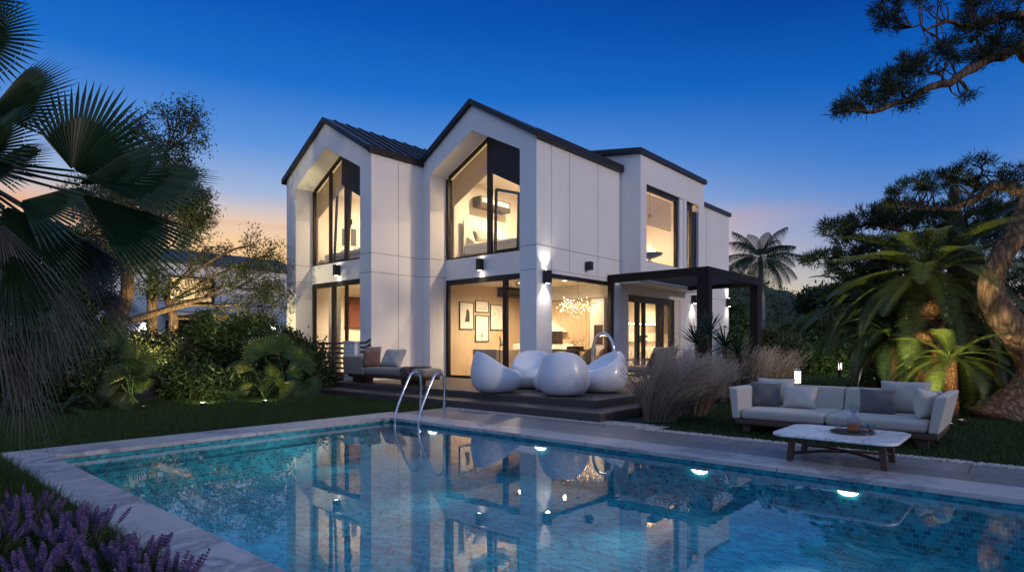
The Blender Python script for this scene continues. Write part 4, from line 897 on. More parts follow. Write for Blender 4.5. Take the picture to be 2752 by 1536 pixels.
# ------------------------------------------------------------------ planting: builders
UP = np.array([0,0,1.])
def unit(a): return a/np.maximum(np.linalg.norm(a,axis=-1,keepdims=True),1e-9)
def rnd_dirs(n): return unit(NP.normal(size=(n,3)))
def leafq(P, Dv, L, W, fold=.25):
    """one rhombus leaf per point"""
    P = np.asarray(P); n = len(P); Dv = unit(Dv); L = np.broadcast_to(L,(n,))[:,None]; W = np.broadcast_to(W,(n,))[:,None]
    s = unit(np.cross(Dv, rnd_dirs(n))); nn = np.cross(s, Dv)
    mid = P+Dv*L*.45
    return np.stack([P, mid+s*W/2+nn*W*fold, P+Dv*L, mid-s*W/2+nn*W*fold],1)
def qmesh(name, quads, mt, parent=None): return finish(mesh_np(name, np.concatenate(quads) if isinstance(quads,list) else quads, 4), name, mt, parent)
def in_ell(c, r, n, shell=.35):
    d = rnd_dirs(n); rad = NP.uniform(shell,1,(n,1))**.6; return np.asarray(c)+d*rad*np.asarray(r), d
PXM = 2752/2576/FPX                                               # metres per picture unit at 1 m
def ell(px,py,d,rx,ry,rd=None): return at(px,py,d), np.array([rx*PXM*d,(rd or rx)*PXM*d,ry*PXM*d])
def limb(mb, p, q, r0, r1, sag=.1, n=5, wig=.06):
    p = np.asarray(p,float); q = np.asarray(q,float); L = np.linalg.norm(q-p); pts = []
    o1 = NP.normal(size=3)*wig*L
    for i in range(n+1):
        t = i/n; pts.append(p+(q-p)*t+(UP*sag*L+o1)*math.sin(math.pi*t))
    mb.tube(pts,[r0+(r1-r0)*i/n for i in range(n+1)],6,cap=False); return pts
def leafy(blobs, n_clump, per, L, W, sig, droop=.2, up=.3):
    """clumps of leaves through the crown; returns quads and clump centres"""
    Q = []; C = []
    for (c,r),k in zip(blobs,n_clump):
        cc, d = in_ell(c,r,k); C.append(cc); m = k*per
        ci = np.repeat(cc,per,0); di = np.repeat(d,per,0)
        sg = np.asarray(sig)*NP.uniform(.6,1.3,(m,1))
        off = NP.normal(size=(m,3))*sg
        Q.append(leafq(ci+off, di*.5+rnd_dirs(m)*.9+UP*(up-droop), L*NP.uniform(.6,1.25,m), W*NP.uniform(.7,1.2,m)))
    return Q, C
def tree(name, label, cat, trunk, radii, blobs, ncl, per, L, W, sig, mt, bark, group=None, twigs=14, rl=.05, lim_from=.45, up=.3):
    t = thing(name,label,cat,tuple(trunk[0][:2])+(max(0,trunk[0][2]),),group=group)
    m = MB(); m.tube(trunk,radii,12)
    Q, C = leafy(blobs,ncl,per,L,W,sig,up=up); T = [np.asarray(p) for p in trunk]; hi = T[int(len(T)*lim_from):]
    for (c,r),cc in zip(blobs,C):
        a = min(hi,key=lambda p: np.linalg.norm(p-c)); pts = limb(m,a,c,rl,rl*.5,.08,6,.1)
        for k in range(min(twigs,len(cc))): limb(m,pts[NP.integers(2,7)],cc[k],rl*.4,.006,.05,4,.1)
    m.build('trunk',bark,t,smooth=True); qmesh('crown',Q,mt,t); return t
def shrub(name, label, blobs, ncl, per, L, W, sig, mt, group=None, cat='shrub', stems=8, base=None, up=.3):
    c0 = blobs[0][0]; b = base if base is not None else np.array([c0[0],c0[1],0])
    t = thing(name,label,cat,(b[0],b[1],0),group=group); Q, C = leafy(blobs,ncl,per,L,W,sig,up=up)
    m = MB()
    for cc in C:
        for k in range(min(stems,len(cc))): limb(m,(b[0]+NP.normal()*.08,b[1]+NP.normal()*.08,-.01),cc[k],.014,.005,.05,4,.05)
    m.build('stems',M['bark2'],t); qmesh('foliage',Q,mt,t); return t
def fan(hub, ax, nrm, R, n=34, spread=150, droop=.15, split=.55, ww=1.0, ragged=.08, tipw=.9):
    ax = unit(np.asarray(ax,float)); nrm = np.asarray(nrm,float); nrm = unit(nrm-ax*np.dot(nrm,ax)); sd = np.cross(nrm,ax); sp_ = math.radians(spread); Q = []
    da = sp_/n
    for i in range(n):
        a = -sp_/2+da*(i+.5); r = R*(1-.16*abs(a/(sp_/2))**2)*NP.uniform(1-ragged,1)
        def pt(an, rr, k=0): 
            d = ax*math.cos(an)+sd*math.sin(an); return hub+d*rr+nrm*(k*.018*R)-UP*droop*R*(rr/R)**2.2-nrm*.10*R*(rr/R)**2*abs(math.sin(an))
        rs = r*split; hw = da*.5*ww; pl = .9
        Q.append([pt(a-hw,.03*R),pt(a,.03*R,pl),pt(a,rs,pl),pt(a-hw,rs)]); Q.append([pt(a,.03*R,pl),pt(a+hw,.03*R),pt(a+hw,rs),pt(a,rs,pl)])
        rm = rs+(r-rs)*.5; h2 = hw*tipw*rs/rm
        Q.append([pt(a-hw,rs),pt(a,rs,pl),pt(a,rm,pl*.8),pt(a-h2,rm)]); Q.append([pt(a,rs,pl),pt(a+hw,rs),pt(a+h2,rm),pt(a,rm,pl*.8)])
        Q.append([pt(a-h2,rm),pt(a+h2,rm),pt(a+.0005,r),pt(a-.0005,r)])
    return np.array(Q)
def frond(o, az, el, L, arch=.5, nl=46, ll=.22, lw=.014, vee=.35, start=.12, fwd=.6, droopl=.15):
    """pinnate frond: curved rachis with leaflets on both sides"""
    h = np.array([math.cos(az),math.sin(az),0]); sd = np.array([-h[1],h[0],0]); Q = []; n = nl
    def rp(t): 
        e = el-arch*t; 
        x = 0; z = 0; k = 8
        for i in range(k): ee = el-arch*(t*(i+.5)/k)*2*.75; x += math.cos(ee)*t/k; z += math.sin(ee)*t/k
        return o+h*x*L+UP*z*L
    prev = rp(0); w0 = .016*L**.5
    for i in range(1,13):
        c = rp(i/12); w_ = w0*(1-i/13.5); q = sd*w_; Q.append([prev-q,prev+q,c+q*.9,c-q*.9]); prev = c
    for i in range(n):
        t = start+(1-start)*(i+.5)/n; p = rp(t); d = unit(rp(min(1,t+.02))-rp(t-.02)); nn = np.cross(d,sd); nn = nn if nn[2] > 0 else -nn
        l = ll*math.sin(math.pi*min(1,(t-start)/(1-start)*.86+.14))**.6*NP.uniform(.88,1.08)
        for s in (-1,1):
            v = unit(sd*s+d*fwd+nn*vee); e = p+v*l-UP*droopl*l; mid = p+v*l*.5+nn*.02*l; wv = d*lw
            Q.append([p-wv*.5,p+wv*.5,mid+wv*.5,mid-wv*.5]); Q.append([mid-wv*.5,mid+wv*.5,e+wv*.06,e-wv*.06])
    return np.array(Q)
def rosette(name, label, cat, hub, base, n, L, els, arch, nl, ll, lw, mt, trunk_r=None, trunk_mat=None, group=None, az0=0, vee=.35, droopl=.15, fwd=.6):
    t = thing(name,label,cat,(base[0],base[1],0),group=group)
    if trunk_r is not None:
        k = 9; pts = [np.array(base)+(np.asarray(hub)-np.array(base))*i/k for i in range(k+1)]; MB().tube(pts,[trunk_r*(1+.18*math.sin(3.1*i/k)) if trunk_r > .2 else trunk_r*(1-.3*i/k) for i in range(k+1)],14).build('trunk',trunk_mat,t,smooth=True)
    for i in range(n):
        az = az0+i*2.399963; e = els[0]+(els[1]-els[0])*((i+.5)/n)+NP.normal()*.07
        qmesh('frond',frond(np.asarray(hub)+[.05*math.cos(az),.05*math.sin(az),0],az,e,L*NP.uniform(.85,1.1),arch*NP.uniform(.8,1.2),nl,ll,lw,vee,fwd=fwd,droopl=droopl),mt,t)
    return t
def fanplant(name, label, base, n, R, hgt, mt, group=None, els=(.1,1.3), spread=170, az0=0, seg=26, face=None):
    t = thing(name,label,'palm',(base[0],base[1],0),group=group); hub = np.array([base[0],base[1],.05]); pe = MB()
    for i in range(n):
        az = az0+i*2.399963; e = els[0]+(els[1]-els[0])*(i+.5)/n; d = np.array([math.cos(az)*math.cos(e),math.sin(az)*math.cos(e),math.sin(e)])
        c = hub+d*hgt*NP.uniform(.75,1.1); pe.tube([hub,hub+(c-hub)*.5+UP*.04,c],[.010,.008,.006],5); ax = unit(d+UP*-.25); nr = unit(np.cross(np.cross(d,UP),d)+rnd_dirs(1)[0]*.25)
        qmesh('fan_leaf',fan(c,ax,nr,R*NP.uniform(.8,1.1),seg,spread,.18,.5),mt,t)
    pe.build('leaf_stalks',M['lf_fan'],t); return t
SR = RT; ST = -FW                                                 # picture right / towards the viewer, as world directions
# ------------------------------------------------------------------ big fan palm at the left edge
bp = thing('fan_palm','large dark fan palm overhanging the left edge with hanging dry leaves','palm tree',tuple(at(-190,900,4.7)[:2])+(0,))
hubc = at(-150,470,4.7)
MB().tube([[hubc[0],hubc[1],0],[hubc[0]+.02,hubc[1],.8],[hubc[0],hubc[1]+.03,1.7],hubc],[.20,.17,.15,.13],14).build('trunk',M['bark2'],bp,smooth=True)
pet = MB()
def palm_leaf(hx,hy,d,Rpx,ang,spread=150,tilt=(0,.35),droop=.12,mt='lf_palm',n=26,split=.66,dead=False,fwd=0.,ww=1.):
    hub = at(hx,hy,d); a = math.radians(ang); ax = SR*math.cos(a)+UP*math.sin(a)+ST*fwd; nr = ST*.7+UP*tilt[1]+SR*tilt[0]
    qmesh('dry_leaf' if dead else 'fan_leaf',fan(hub,ax,nr,Rpx*PXM*d,n,spread,droop,split,ww,.16 if dead else .08),M[mt],bp)
    p = (hub+hubc)/2+UP*.12; pet.tube([hubc,p,hub],[.018,.014,.009],6)
palm_leaf(-70,100,4.6,190,14,140,(.1,.2),.10,n=25,split=.5)
palm_leaf(-70,0,4.6,160,25,130,(.1,.2),.08,n=22,split=.5)
palm_leaf(-25,285,4.5,245,24,96,(.1,.35),.04,n=25,split=.55)
palm_leaf(-70,390,4.4,230,40,110,(0,.4),.1,split=.5)
palm_leaf(-40,430,4.5,200,20,100,(0,.6),.12,split=.5)
palm_leaf(185,430,4.6,262,58,150,(.1,.25),.05,n=30,split=.55)
palm_leaf(215,450,4.4,345,1,60,(0,.75),.10,n=23,split=.62)
palm_leaf(200,465,4.45,270,24,60,(0,.6),.08,n=19,split=.55)
palm_leaf(205,490,4.3,365,-31,42,(0,.5),.06,n=18,fwd=.15,split=.6)
palm_leaf(50,510,4.3,240,0,100,(.1,.7),.18,n=25,split=.5)
palm_leaf(60,540,4.5,200,-36,80,(.1,.9),.22,split=.45)
palm_leaf(10,520,4.2,250,-48,84,(.1,.7),.25,split=.42)
palm_leaf(-70,600,4.3,250,-35,84,(.1,.7),.28,split=.42)
palm_leaf(30,640,4.1,230,-66,70,(.2,.4),.2,split=.34)
palm_leaf(120,560,4.4,210,-58,60,(.2,.4),.2,split=.4)
palm_leaf(185,590,4.5,200,-52,50,(0,.5),.1,'lf_dead',22,.6,True)
palm_leaf(190,690,4.6,250,-36,26,(0,.5),.1,'lf_dead',14,.5,True)
palm_leaf(120,620,4.4,320,-82,44,(.2,.1),.12,'lf_dead',16,.2,True,ww=.95)
palm_leaf(30,560,4.3,330,-78,42,(.2,.1),.12,'lf_dead',15,.2,True,ww=.95)
palm_leaf(60,790,4.4,330,-86,34,(.2,.1),.08,'lf_dead',14,.2,True,ww=.95)
palm_leaf(-30,700,4.2,360,-80,36,(.2,.1),.08,'lf_dead',14,.2,True,ww=.95)
palm_leaf(150,740,4.6,230,-80,36,(.2,.1),.1,'lf_dead',14,.2,True,ww=.95)
for hx,hy,d,Rp,ang,spr in ((95,690,4.3,270,-74,60),(20,640,4.2,290,-88,60),(150,700,4.5,260,-70,50),(-20,780,4.3,300,-84,50),(110,800,4.5,190,-82,50),(50,880,4.4,270,-85,40),(0,560,4.1,300,-70,60),(215,740,4.7,170,-38,24)):
    palm_leaf(hx,hy,d,Rp,ang,spr,(.2,.1),.15,'lf_dead',14,.2,True,ww=.95)
pet.build('leaf_stalks',M['lf_palm'],bp)
# ------------------------------------------------------------------ left trees
G0 = lambda px,py,d: at(px,py,d)*[1,1,0]
def needles(blobs, n, per=22, L=.13, W=.011, up=.35):
    Q = []; C = []
    for (c,r),k in zip(blobs,n):
        cc, d = in_ell(c,r,k,.2); C.append(cc); ci = np.repeat(cc,per,0); di = np.repeat(d,per,0); m = len(ci)
        st = ci+NP.normal(size=(m,3))*.035
        Q.append(leafq(st, di*.6+rnd_dirs(m)*.8+UP*up, L*NP.uniform(.7,1.2,m), W*NP.uniform(.8,1.3,m), .1))
    return Q, C
def pine(name, label, trunk, radii, limbs, blobs, n, bark, per=22, L=.13, W=.011, twigs=26, mt='lf_pine'):
    t = thing(name,label,'tree',tuple(trunk[0][:2])+(0,)); MBt = MB(); MBt.tube(trunk,radii,16); MBt.build('trunk',bark,t,smooth=True)
    m = MB(); nodes = []
    for pts, r0, r1 in limbs:
        k = len(pts); sm = []
        for i in range(k-1):
            for j in range(4): sm.append(np.asarray(pts[i])+(np.asarray(pts[i+1])-np.asarray(pts[i]))*j/4+NP.normal(size=3)*.02)
        sm.append(np.asarray(pts[-1])); m.tube(sm,[r0+(r1-r0)*i/(len(sm)-1) for i in range(len(sm))],8); nodes += [(p,r0+(r1-r0)*i/(len(sm)-1)) for i,p in enumerate(sm)]
    Q, C = needles(blobs,n,per,L,W)
    for cc in C:
        for k in range(min(twigs,len(cc))):
            a = min(nodes,key=lambda q: np.linalg.norm(q[0]-cc[k])+NP.uniform(0,.15)); limb(m,a[0],cc[k],min(.016,a[1]*.7),.004,-.02,4,.12)
    m.build('branches',bark,t,smooth=True); qmesh('needles',Q,M[mt],t); return t
d = 14.0
tr_l = [G0(292,870,d),at(300,800,d),at(322,730,d),at(318,660,d),at(330,590,d+.2),at(360,540,d+.4)]
tree('pine_tree','broad dark tree with a lit trunk behind the left shrubs','tree',tr_l,[.21,.17,.15,.13,.10,.07],
     [ell(300,560,14.3,90,70),ell(420,560,14.6,95,60),ell(480,520,14.8,70,48),ell(390,480,15,110,45),ell(230,640,14,80,60),ell(250,500,14.6,80,60),ell(330,640,13.8,60,45)],
     [80,90,70,80,70,60,40],60,.11,.026,.11,M['lf_olive'],M['bark2'],twigs=18,rl=.06)
lb = MB()
tree('olive_tree','tall feathery tree rising behind the fan palm into the blue sky','tree',[G0(380,880,17),at(385,650,17),at(400,480,17),at(420,380,17)],[.16,.13,.09,.04],
     [ell(400,400,17,85,75),ell(470,360,17,55,55),ell(350,370,17,60,60),ell(490,300,17,30,35),ell(470,270,17,22,30),ell(330,330,17,55,40),ell(430,430,17,70,45),ell(415,300,17,50,30)],
     [55,32,34,12,8,22,40,16],34,.11,.034,.13,M['lf_dark'],M['bark2'],twigs=16,rl=.03)
d = 17.0
tree('airy_tree','airy small leaved tree with long level branches before the neighbouring house','tree',[G0(432,880,d),at(436,800,d),at(425,760,d),at(410,735,d)],[.15,.13,.10,.07],
     [ell(440,720,d,85,40),ell(540,690,d,80,45),ell(600,720,d+.5,80,60),ell(660,690,d+.5,60,60),ell(680,770,d+.6,45,60),ell(630,620,d+.6,36,38),ell(520,620,d+.3,60,30),ell(590,800,d,70,35),ell(370,700,d,60,40),ell(690,640,d+.8,26,30)],
     [34,28,34,34,34,10,14,26,24,8],44,.12,.030,.13,M['lf_olive'],M['bark2'],twigs=14,rl=.035)
m = MB()
o_ = bpy.data.objects['airy_tree']
pts = [at(300,815,16.0),at(380,790,16.5),at(450,768,16.7),at(520,748,16.9),at(570,715,17)]; m.tube(pts,[.11,.09,.075,.05,.02],8); m.tube([at(400,785,16.6),at(480,766,16.8),at(560,768,17),at(640,760,17)],[.06,.05,.035,.012],8)
m.build('branch',M['bark2'],o_,smooth=True)
m = MB(); o_ = bpy.data.objects['pine_tree']; m.tube([at(310,800,14),at(270,775,13.8),at(235,750,13.7),at(215,742,13.6)],[.10,.09,.08,.05],8); m.build('branch',M['bark2'],o_,smooth=True)
# ------------------------------------------------------------------ left hedge of mixed shrubs
GS = 'shrubs along the left lawn'
sh = [('dark glossy shrub against the slatted fence, tallest by the house wall',[(770,930,15.2,62,75),(735,880,15.4,45,45),(800,960,15.0,50,45),(700,930,15.0,45,50)],[100,50,60,50],'lf_dark',.10,.05),
      ('yellow green shrub lit from below in the middle of the left bed',[(540,845,15.0,70,55),(500,905,14.6,55,45),(575,895,14.8,50,48),(630,835,15.6,55,42)],[64,56,48,40],'lf_mid',.15,.05),
      ('dark spreading shrub between the lit shrub and the fence shrub',[(650,910,14.6,60,55),(690,870,15.2,50,45),(670,970,14.0,50,30)],[70,54,46],'lf_dark',.14,.04),
      ('pale leaved shrub under the lit tree trunk',[(400,870,14.6,60,35),(345,880,14.2,60,40),(440,900,14.2,50,45)],[70,70,60],'lf_olive',.12,.04),
      ('dark low shrub at the lawn edge behind the glowing spotlight',[(500,960,13.2,60,35),(560,970,13.2,60,32),(440,965,12.9,50,40),(600,975,13.5,60,30)],[40,36,36,36],'lf_dark',.15,.045),
      ('dark shrub behind the hanging dry palm leaves',[(160,960,11.2,70,60),(90,900,11.5,80,80),(220,940,11.8,60,60),(30,980,10.6,70,60)],[90,100,70,80],'lf_dark',.12,.045),
      ('tall dark shrub under the big fan palm at the left edge',[(60,760,12.0,110,100),(150,800,12.5,90,80),(210,700,13.4,70,80)],[150,110,80],'lf_dark',.13,.05),
      ('dark shrub left of the lit trunk',[(270,900,12.6,50,60),(240,850,13.2,60,55),(330,930,12.6,50,45)],[70,70,60],'lf_mid',.13,.035)]
for lab,bl,nc,mt_,L,W in sh: shrub('garden_shrub',lab,[ell(*b) for b in bl],nc,42,L,W,.10,M[mt_],GS)
GF = 'small fan palms in the left bed'
def fanplant_set(label, base, leaves, mt):
    t = thing('small_fan_palm',label,'palm',(base[0],base[1],0),group=GF); pe = MB(); b = np.array([base[0],base[1],0.])
    for hx,hy,d,Rp,ang,spr,tl,fw in leaves:
        h = at(hx,hy,d); a = math.radians(ang); ax = SR*math.cos(a)+UP*math.sin(a)+ST*fw; pe.tube([b,(b+h)/2+UP*.08,h],[.011,.009,.006],5)
        qmesh('fan_leaf',fan(h,ax,ST*.7+UP*tl,Rp*PXM*d,24,spr,.12,.5),M[mt],t)
    pe.build('leaf_stalks',M['lf_fan'],t)
fanplant_set('lit yellow green fan palm left of the glowing spotlight',G0(330,1000,11.3),[(325,940,11.2,82,16,80,.8,.1),(318,948,11.0,60,150,120,.7,.2),(335,950,11.0,66,-20,70,.9,.3),(305,965,11.0,62,195,110,.8,.4),(320,985,10.9,55,250,150,.5,.5),(345,905,11.7,66,75,200,.2,.2)],'lf_cyc')
fanplant_set('lit yellow green fan palm right of the glowing spotlight',G0(665,1000,13.0),[(640,930,13.0,62,158,80,.8,.2),(682,950,12.9,48,60,200,.4,.4),(655,960,12.9,55,20,110,.8,.3),(640,965,12.9,55,200,100,.8,.3),(700,965,12.9,60,-10,100,.8,.3)],'lf_cyc')
fanplant_set('dark fan palm before the fence shrub, behind the lit right fan palm',G0(720,1000,13.6),[(665,895,13.7,66,110,190,.2,.3),(745,915,13.5,66,60,190,.2,.3),(720,940,13.3,62,20,150,.4,.3),(700,880,13.9,60,80,180,.2,.2),(760,960,13.4,60,-30,150,.5,.4)],'lf_fan')
fanplant_set('dark blue green fan palm at the foot of the lit tree trunk',G0(270,980,12.2),[(285,885,12.2,75,100,170,.2,.3),(240,915,12.0,72,140,150,.3,.3),(300,925,11.9,70,40,150,.4,.3),(265,950,11.8,80,190,140,.5,.4),(225,870,12.4,85,110,170,.2,.3)],'lf_fan')
GE = 'ferns at the lawn edge'
for lab,(px,py,dd) in (('dark fern at the lawn edge under the left lit fan palm',(250,1018,11.0)),('fern at the lawn edge below the right lit fan palm',(705,1000,13.6)),('fern at the lawn edge right of the glowing spotlight',(590,1008,12.6)),('dark fern nearest the hanging dry leaves',(150,1040,10.2))):
    b = G0(px,py,dd); rosette('fern',lab,'fern',b+[0,0,.04],b,15,.62,(.15,1.2),.9,22,.12,.014,M['lf_dark'],group=GE,vee=.1)
# ------------------------------------------------------------------ neighbouring house (its front runs parallel to the garden wall)
nh = thing('neighbouring_house','white neighbouring house with grey roof and one warm window behind the left trees','house',(-33,13,0))
XN = -30
m = MB(); m.box(XN-.2,XN,3,10.3,0,5.1); m.box(XN-.2,XN,12.4,16.9,0,5.1); m.box(XN-.2,XN,10.3,12.4,0,3.14); m.box(XN-.2,XN,10.3,12.4,4.41,5.1); m.box(XN-6,XN-.2,16.7,16.9,0,5.1); m.box(XN-6,XN-.2,3,3.2,0,5.1); m.box(XN-6,XN-5.8,3.2,16.7,0,5.1)
m.build('wall',M['white'],nh)
m = MB(); m.prism([(XN+.25,5.02),(XN+.25,5.12),(XN-3,6.05),(XN-6.2,5.12),(XN-6.2,5.02),(XN-3,5.9)],'Y',2.8,17.1); m.build('roof',M['slate'],nh)
m = MB(); m.box(XN-.15,XN-.05,10.3,10.42,3.14,4.41); m.box(XN-.15,XN-.05,12.28,12.4,3.14,4.41); m.box(XN-.15,XN-.05,10.42,12.28,3.14,3.24); m.box(XN-.15,XN-.05,10.42,12.28,4.31,4.41); wn = m.build('window_frame',M['frame'],nh)
MB().box(XN-.11,XN-.10,10.42,12.28,3.24,4.31).build('pane',M['glass'],wn)
m = MB(); m.box(XN-2.5,XN-.2,9.5,13.2,3.0,3.1); m.box(XN-2.5,XN-.2,9.5,13.2,4.8,4.9); m.box(XN-2.6,XN-2.5,9.5,13.2,3.1,4.8); m.box(XN-2.5,XN-.2,9.4,9.5,3.1,4.8); m.box(XN-2.5,XN-.2,13.2,13.3,3.1,4.8); m.build('lit_room',M['paint'],nh)
m = MB(); m.prism([(XN,2.75),(XN+1.3,2.5),(XN+1.3,2.36),(XN,2.6)],'Y',10.0,13.0); m.build('awning',mat('grey_awning',(.10,.12,.15),.7),nh)
MB().box(XN+.002,XN+.03,10.2,12.8,.1,2.3).build('glass_door',M['frame'],nh)
lamp('AREA','room_light',(XN-1.3,11.4,4.75),70,WARM,(XN-1.3,11.4,0),1)
for i,(y,z) in enumerate(((9.3,2.3),(15.3,2.4))):
    t = thing('neighbour_wall_lamp',['bright wall lamp on the neighbouring house left of its door','bright wall lamp near the right end of the neighbouring house'][i],'wall lamp',(XN+.1,y,z),group='wall lamps of the neighbouring house')
    MB().box(XN+.01,XN+.14,y-.07,y+.07,z-.15,z+.15).build('lamp_body',M['lampblk'],t); MB().box(XN+.03,XN+.13,y-.05,y+.05,z-.17,z-.152).build('lens',M['g_cool'],t)
    lamp('SPOT','lamp_beam',(XN+.16,y,z-.2),70,(1,.93,.8),(XN+.02,y,z-1.2),.05,120,.9)
# ------------------------------------------------------------------ right side: great pine, cycads, distant palm, hill
def smooth_path(P, R, k=4):
    P = [np.asarray(p) for p in P]; o = []; r = []
    for i in range(len(P)-1):
        p0 = P[max(i-1,0)]; p1 = P[i]; p2 = P[i+1]; p3 = P[min(i+2,len(P)-1)]
        for j in range(k):
            t = j/k; o.append(.5*((2*p1)+(p2-p0)*t+(2*p0-5*p1+4*p2-p3)*t*t+(3*p1-p0-3*p2+p3)*t**3)); r.append(R[i]+(R[i+1]-R[i])*t)
    return o+[P[-1]], r+[R[-1]]
d = 9.7
tp, tr_ = smooth_path([G0(2520,1064,d)-UP*.12,at(2552,1025,d),at(2588,985,d),at(2610,935,d),at(2592,880,d),at(2528,805,d),at(2492,728,d),at(2516,650,d),at(2566,570,d),at(2604,470,d),at(2645,250,d-.4),at(2660,60,d-.8)],[.52,.36,.30,.28,.265,.24,.18,.165,.17,.165,.15,.12],5)
LA, LB, LC, LD = ([at(2640,190,9.3),at(2560,120,9.0),at(2480,155,8.8),at(2380,205,8.5),at(2290,248,8.3),at(2190,275,8.1),at(2110,284,8.0)], [at(2650,110,9.2),at(2560,42,9.0),at(2480,52,8.8),at(2462,72,8.7),at(2380,62,8.6),at(2290,70,8.5)],
    [at(2575,480,9.8),at(2500,470,10.0),at(2440,508,10.2),at(2380,526,10.4),at(2290,520,10.6),at(2230,510,10.7)], [at(2545,570,9.8),at(2440,600,10.6),at(2330,590,11.4),at(2200,580,12),at(2080,590,12.4)])
pine('great_pine','great leaning pine with thick plated bark trunk on the right, branches reaching over the sky',tp,tr_,
     [(LA,.10,.012),(LB,.08,.01),(LC,.10,.012),([LC[2],at(2470,440,10.2),at(2475,400,10.2)],.03,.01),([LB[3],at(2440,10,8.8),at(2400,-30,8.8)],.05,.02),([LA[2],at(2450,120,8.8),at(2470,60,8.8)],.03,.01),
      ([LA[3],at(2340,180,8.5),at(2300,190,8.4)],.025,.008),([LA[4],at(2240,215,8.3),at(2200,205,8.2)],.02,.006)],
     [ell(2300,170,8.4,42,34),ell(2255,200,8.3,45,32),ell(2210,225,8.2,42,30),ell(2165,255,8.1,34,22),ell(2120,272,8.0,18,12),ell(2370,150,8.5,40,28),ell(2270,250,8.3,50,14),ell(2420,240,8.6,25,12),ell(2350,120,8.5,40,14),
      ell(2235,25,8.5,32,36),ell(2245,60,8.5,22,18),ell(2330,5,8.6,40,14),ell(2480,20,8.8,70,35),ell(2440,80,8.8,45,26),ell(2540,90,9.0,60,40),ell(2500,130,8.9,65,22),ell(2460,150,8.8,40,12),
      ell(2290,480,10.6,52,26),ell(2350,460,10.4,50,28),ell(2410,440,10.3,40,22),ell(2250,510,10.7,32,16),ell(2480,410,10.2,20,16),ell(2445,405,10.2,12,8),ell(2500,460,10.1,45,24),ell(2560,440,10,40,30)],
     [26,30,28,20,10,20,16,5,9,26,8,9,54,26,44,36,10,36,36,24,16,9,3,32,26],M['bark'],per=34,L=.13,W=.010,twigs=12)
pine('dark_pine','dark layered pine behind the cycads with flat sprays of needles at its left',[G0(2420,950,13.2),at(2420,760,13.2),at(2400,600,13.2),at(2400,470,13.2)],[.25,.22,.18,.08],
     [([at(2410,640,13.2),at(2300,590,13),at(2200,560,12.8),at(2130,575,12.7),at(2070,595,12.6)],.07,.012),([at(2415,700,13.2),at(2300,670,13),at(2180,650,12.8),at(2060,650,12.6)],.07,.012),([at(2400,560,13.2),at(2480,520,13.2),at(2560,500,13.4)],.07,.02)],
     [ell(2110,575,12.6,48,18),ell(2180,550,12.8,55,26),ell(2260,545,13,65,36),ell(2340,560,13.3,80,50),ell(2440,560,13.6,90,60),ell(2540,560,13.8,70,80),ell(2070,650,12.6,45,14),ell(2130,680,12.7,60,26),ell(2220,640,12.9,75,45),ell(2500,690,13.6,90,80),ell(2150,620,12.7,60,24),ell(2560,780,13.4,60,100),ell(2300,640,13.4,90,60)],
     [36,46,60,90,100,90,26,46,80,100,40,90,90],M['bark'],per=30,L=.19,W=.017,twigs=10)
GC = 'cycads behind the garden sofa'
hb = at(2335,690,11.0); rosette('cycad','largest cycad with a fat scaly trunk and long arching fronds, lit from below','cycad',hb,[hb[0],hb[1],0],50,2.1,(-.5,.95),.75,62,.29,.021,M['lf_cyc'],.215,M['pineapple'],GC,.4,.25,.08)
hb = at(2392,900,9.9); rosette('cycad','smaller cycad with a low rosette of bright green fronds behind the right sofa arm','cycad',hb,[hb[0],hb[1],0],28,1.05,(-.5,1.2),.8,46,.20,.012,M['lf_cyc'],.12,M['pineapple'],GC,1.1,.25,.08)
hb = at(2245,850,11.2); rosette('cycad','dark cycad with drooping fronds in front of the largest cycad trunk','cycad',hb,[hb[0],hb[1],0],28,1.15,(-.6,1.1),.9,48,.22,.020,M['lf_dark'],.12,M['pineapple'],GC,.5,.25,.1)
hb = at(2200,775,12.6); rosette('cycad','dark cycad with a reddish trunk left of the largest cycad','cycad',hb,[hb[0],hb[1],0],28,1.7,(-.5,1.1),.75,52,.26,.025,M['lf_dark'],.13,M['pineapple'],GC,.9,.3,.1)
hb = at(2500,860,11.2); rosette('cycad','dark cycad behind the pine trunk','cycad',hb,[hb[0],hb[1],0],24,1.4,(-.5,1.1),.8,48,.23,.022,M['lf_dark'],.13,M['pineapple'],GC,.2,.3,.1)
hb = at(2470,1000,10.6); rosette('cycad','low dark cycad between the small bright cycad and the pine foot','cycad',hb,[hb[0],hb[1],0],20,.8,(-.3,1.1),.8,40,.18,.018,M['lf_dark'],.08,M['pineapple'],GC,.7,.3,.1)
hb = at(2440,620,12.2); rosette('date_palm','dark date palm crown between the largest cycad and the pine trunk','palm tree',hb,[hb[0],hb[1],0],22,2.2,(-.3,1.2),.8,52,.30,.022,M['lf_dark'],.19,M['bark2'],None,.6,.3,.2)
# far palm
hb = at(1913,650,30); rosette('tall_palm','tall slender palm standing alone against the sunset right of the house','palm tree',hb,[hb[0]+.2,hb[1],0],28,2.1,(-.5,1.5),.80,40,.55,.030,M['lf_palm'],.16,mat('pale_palm_trunk',(.36,.33,.30),.8,var=.5,scale=5,stretch=(1,1,4)),None,.3,-.3,.75,.7)
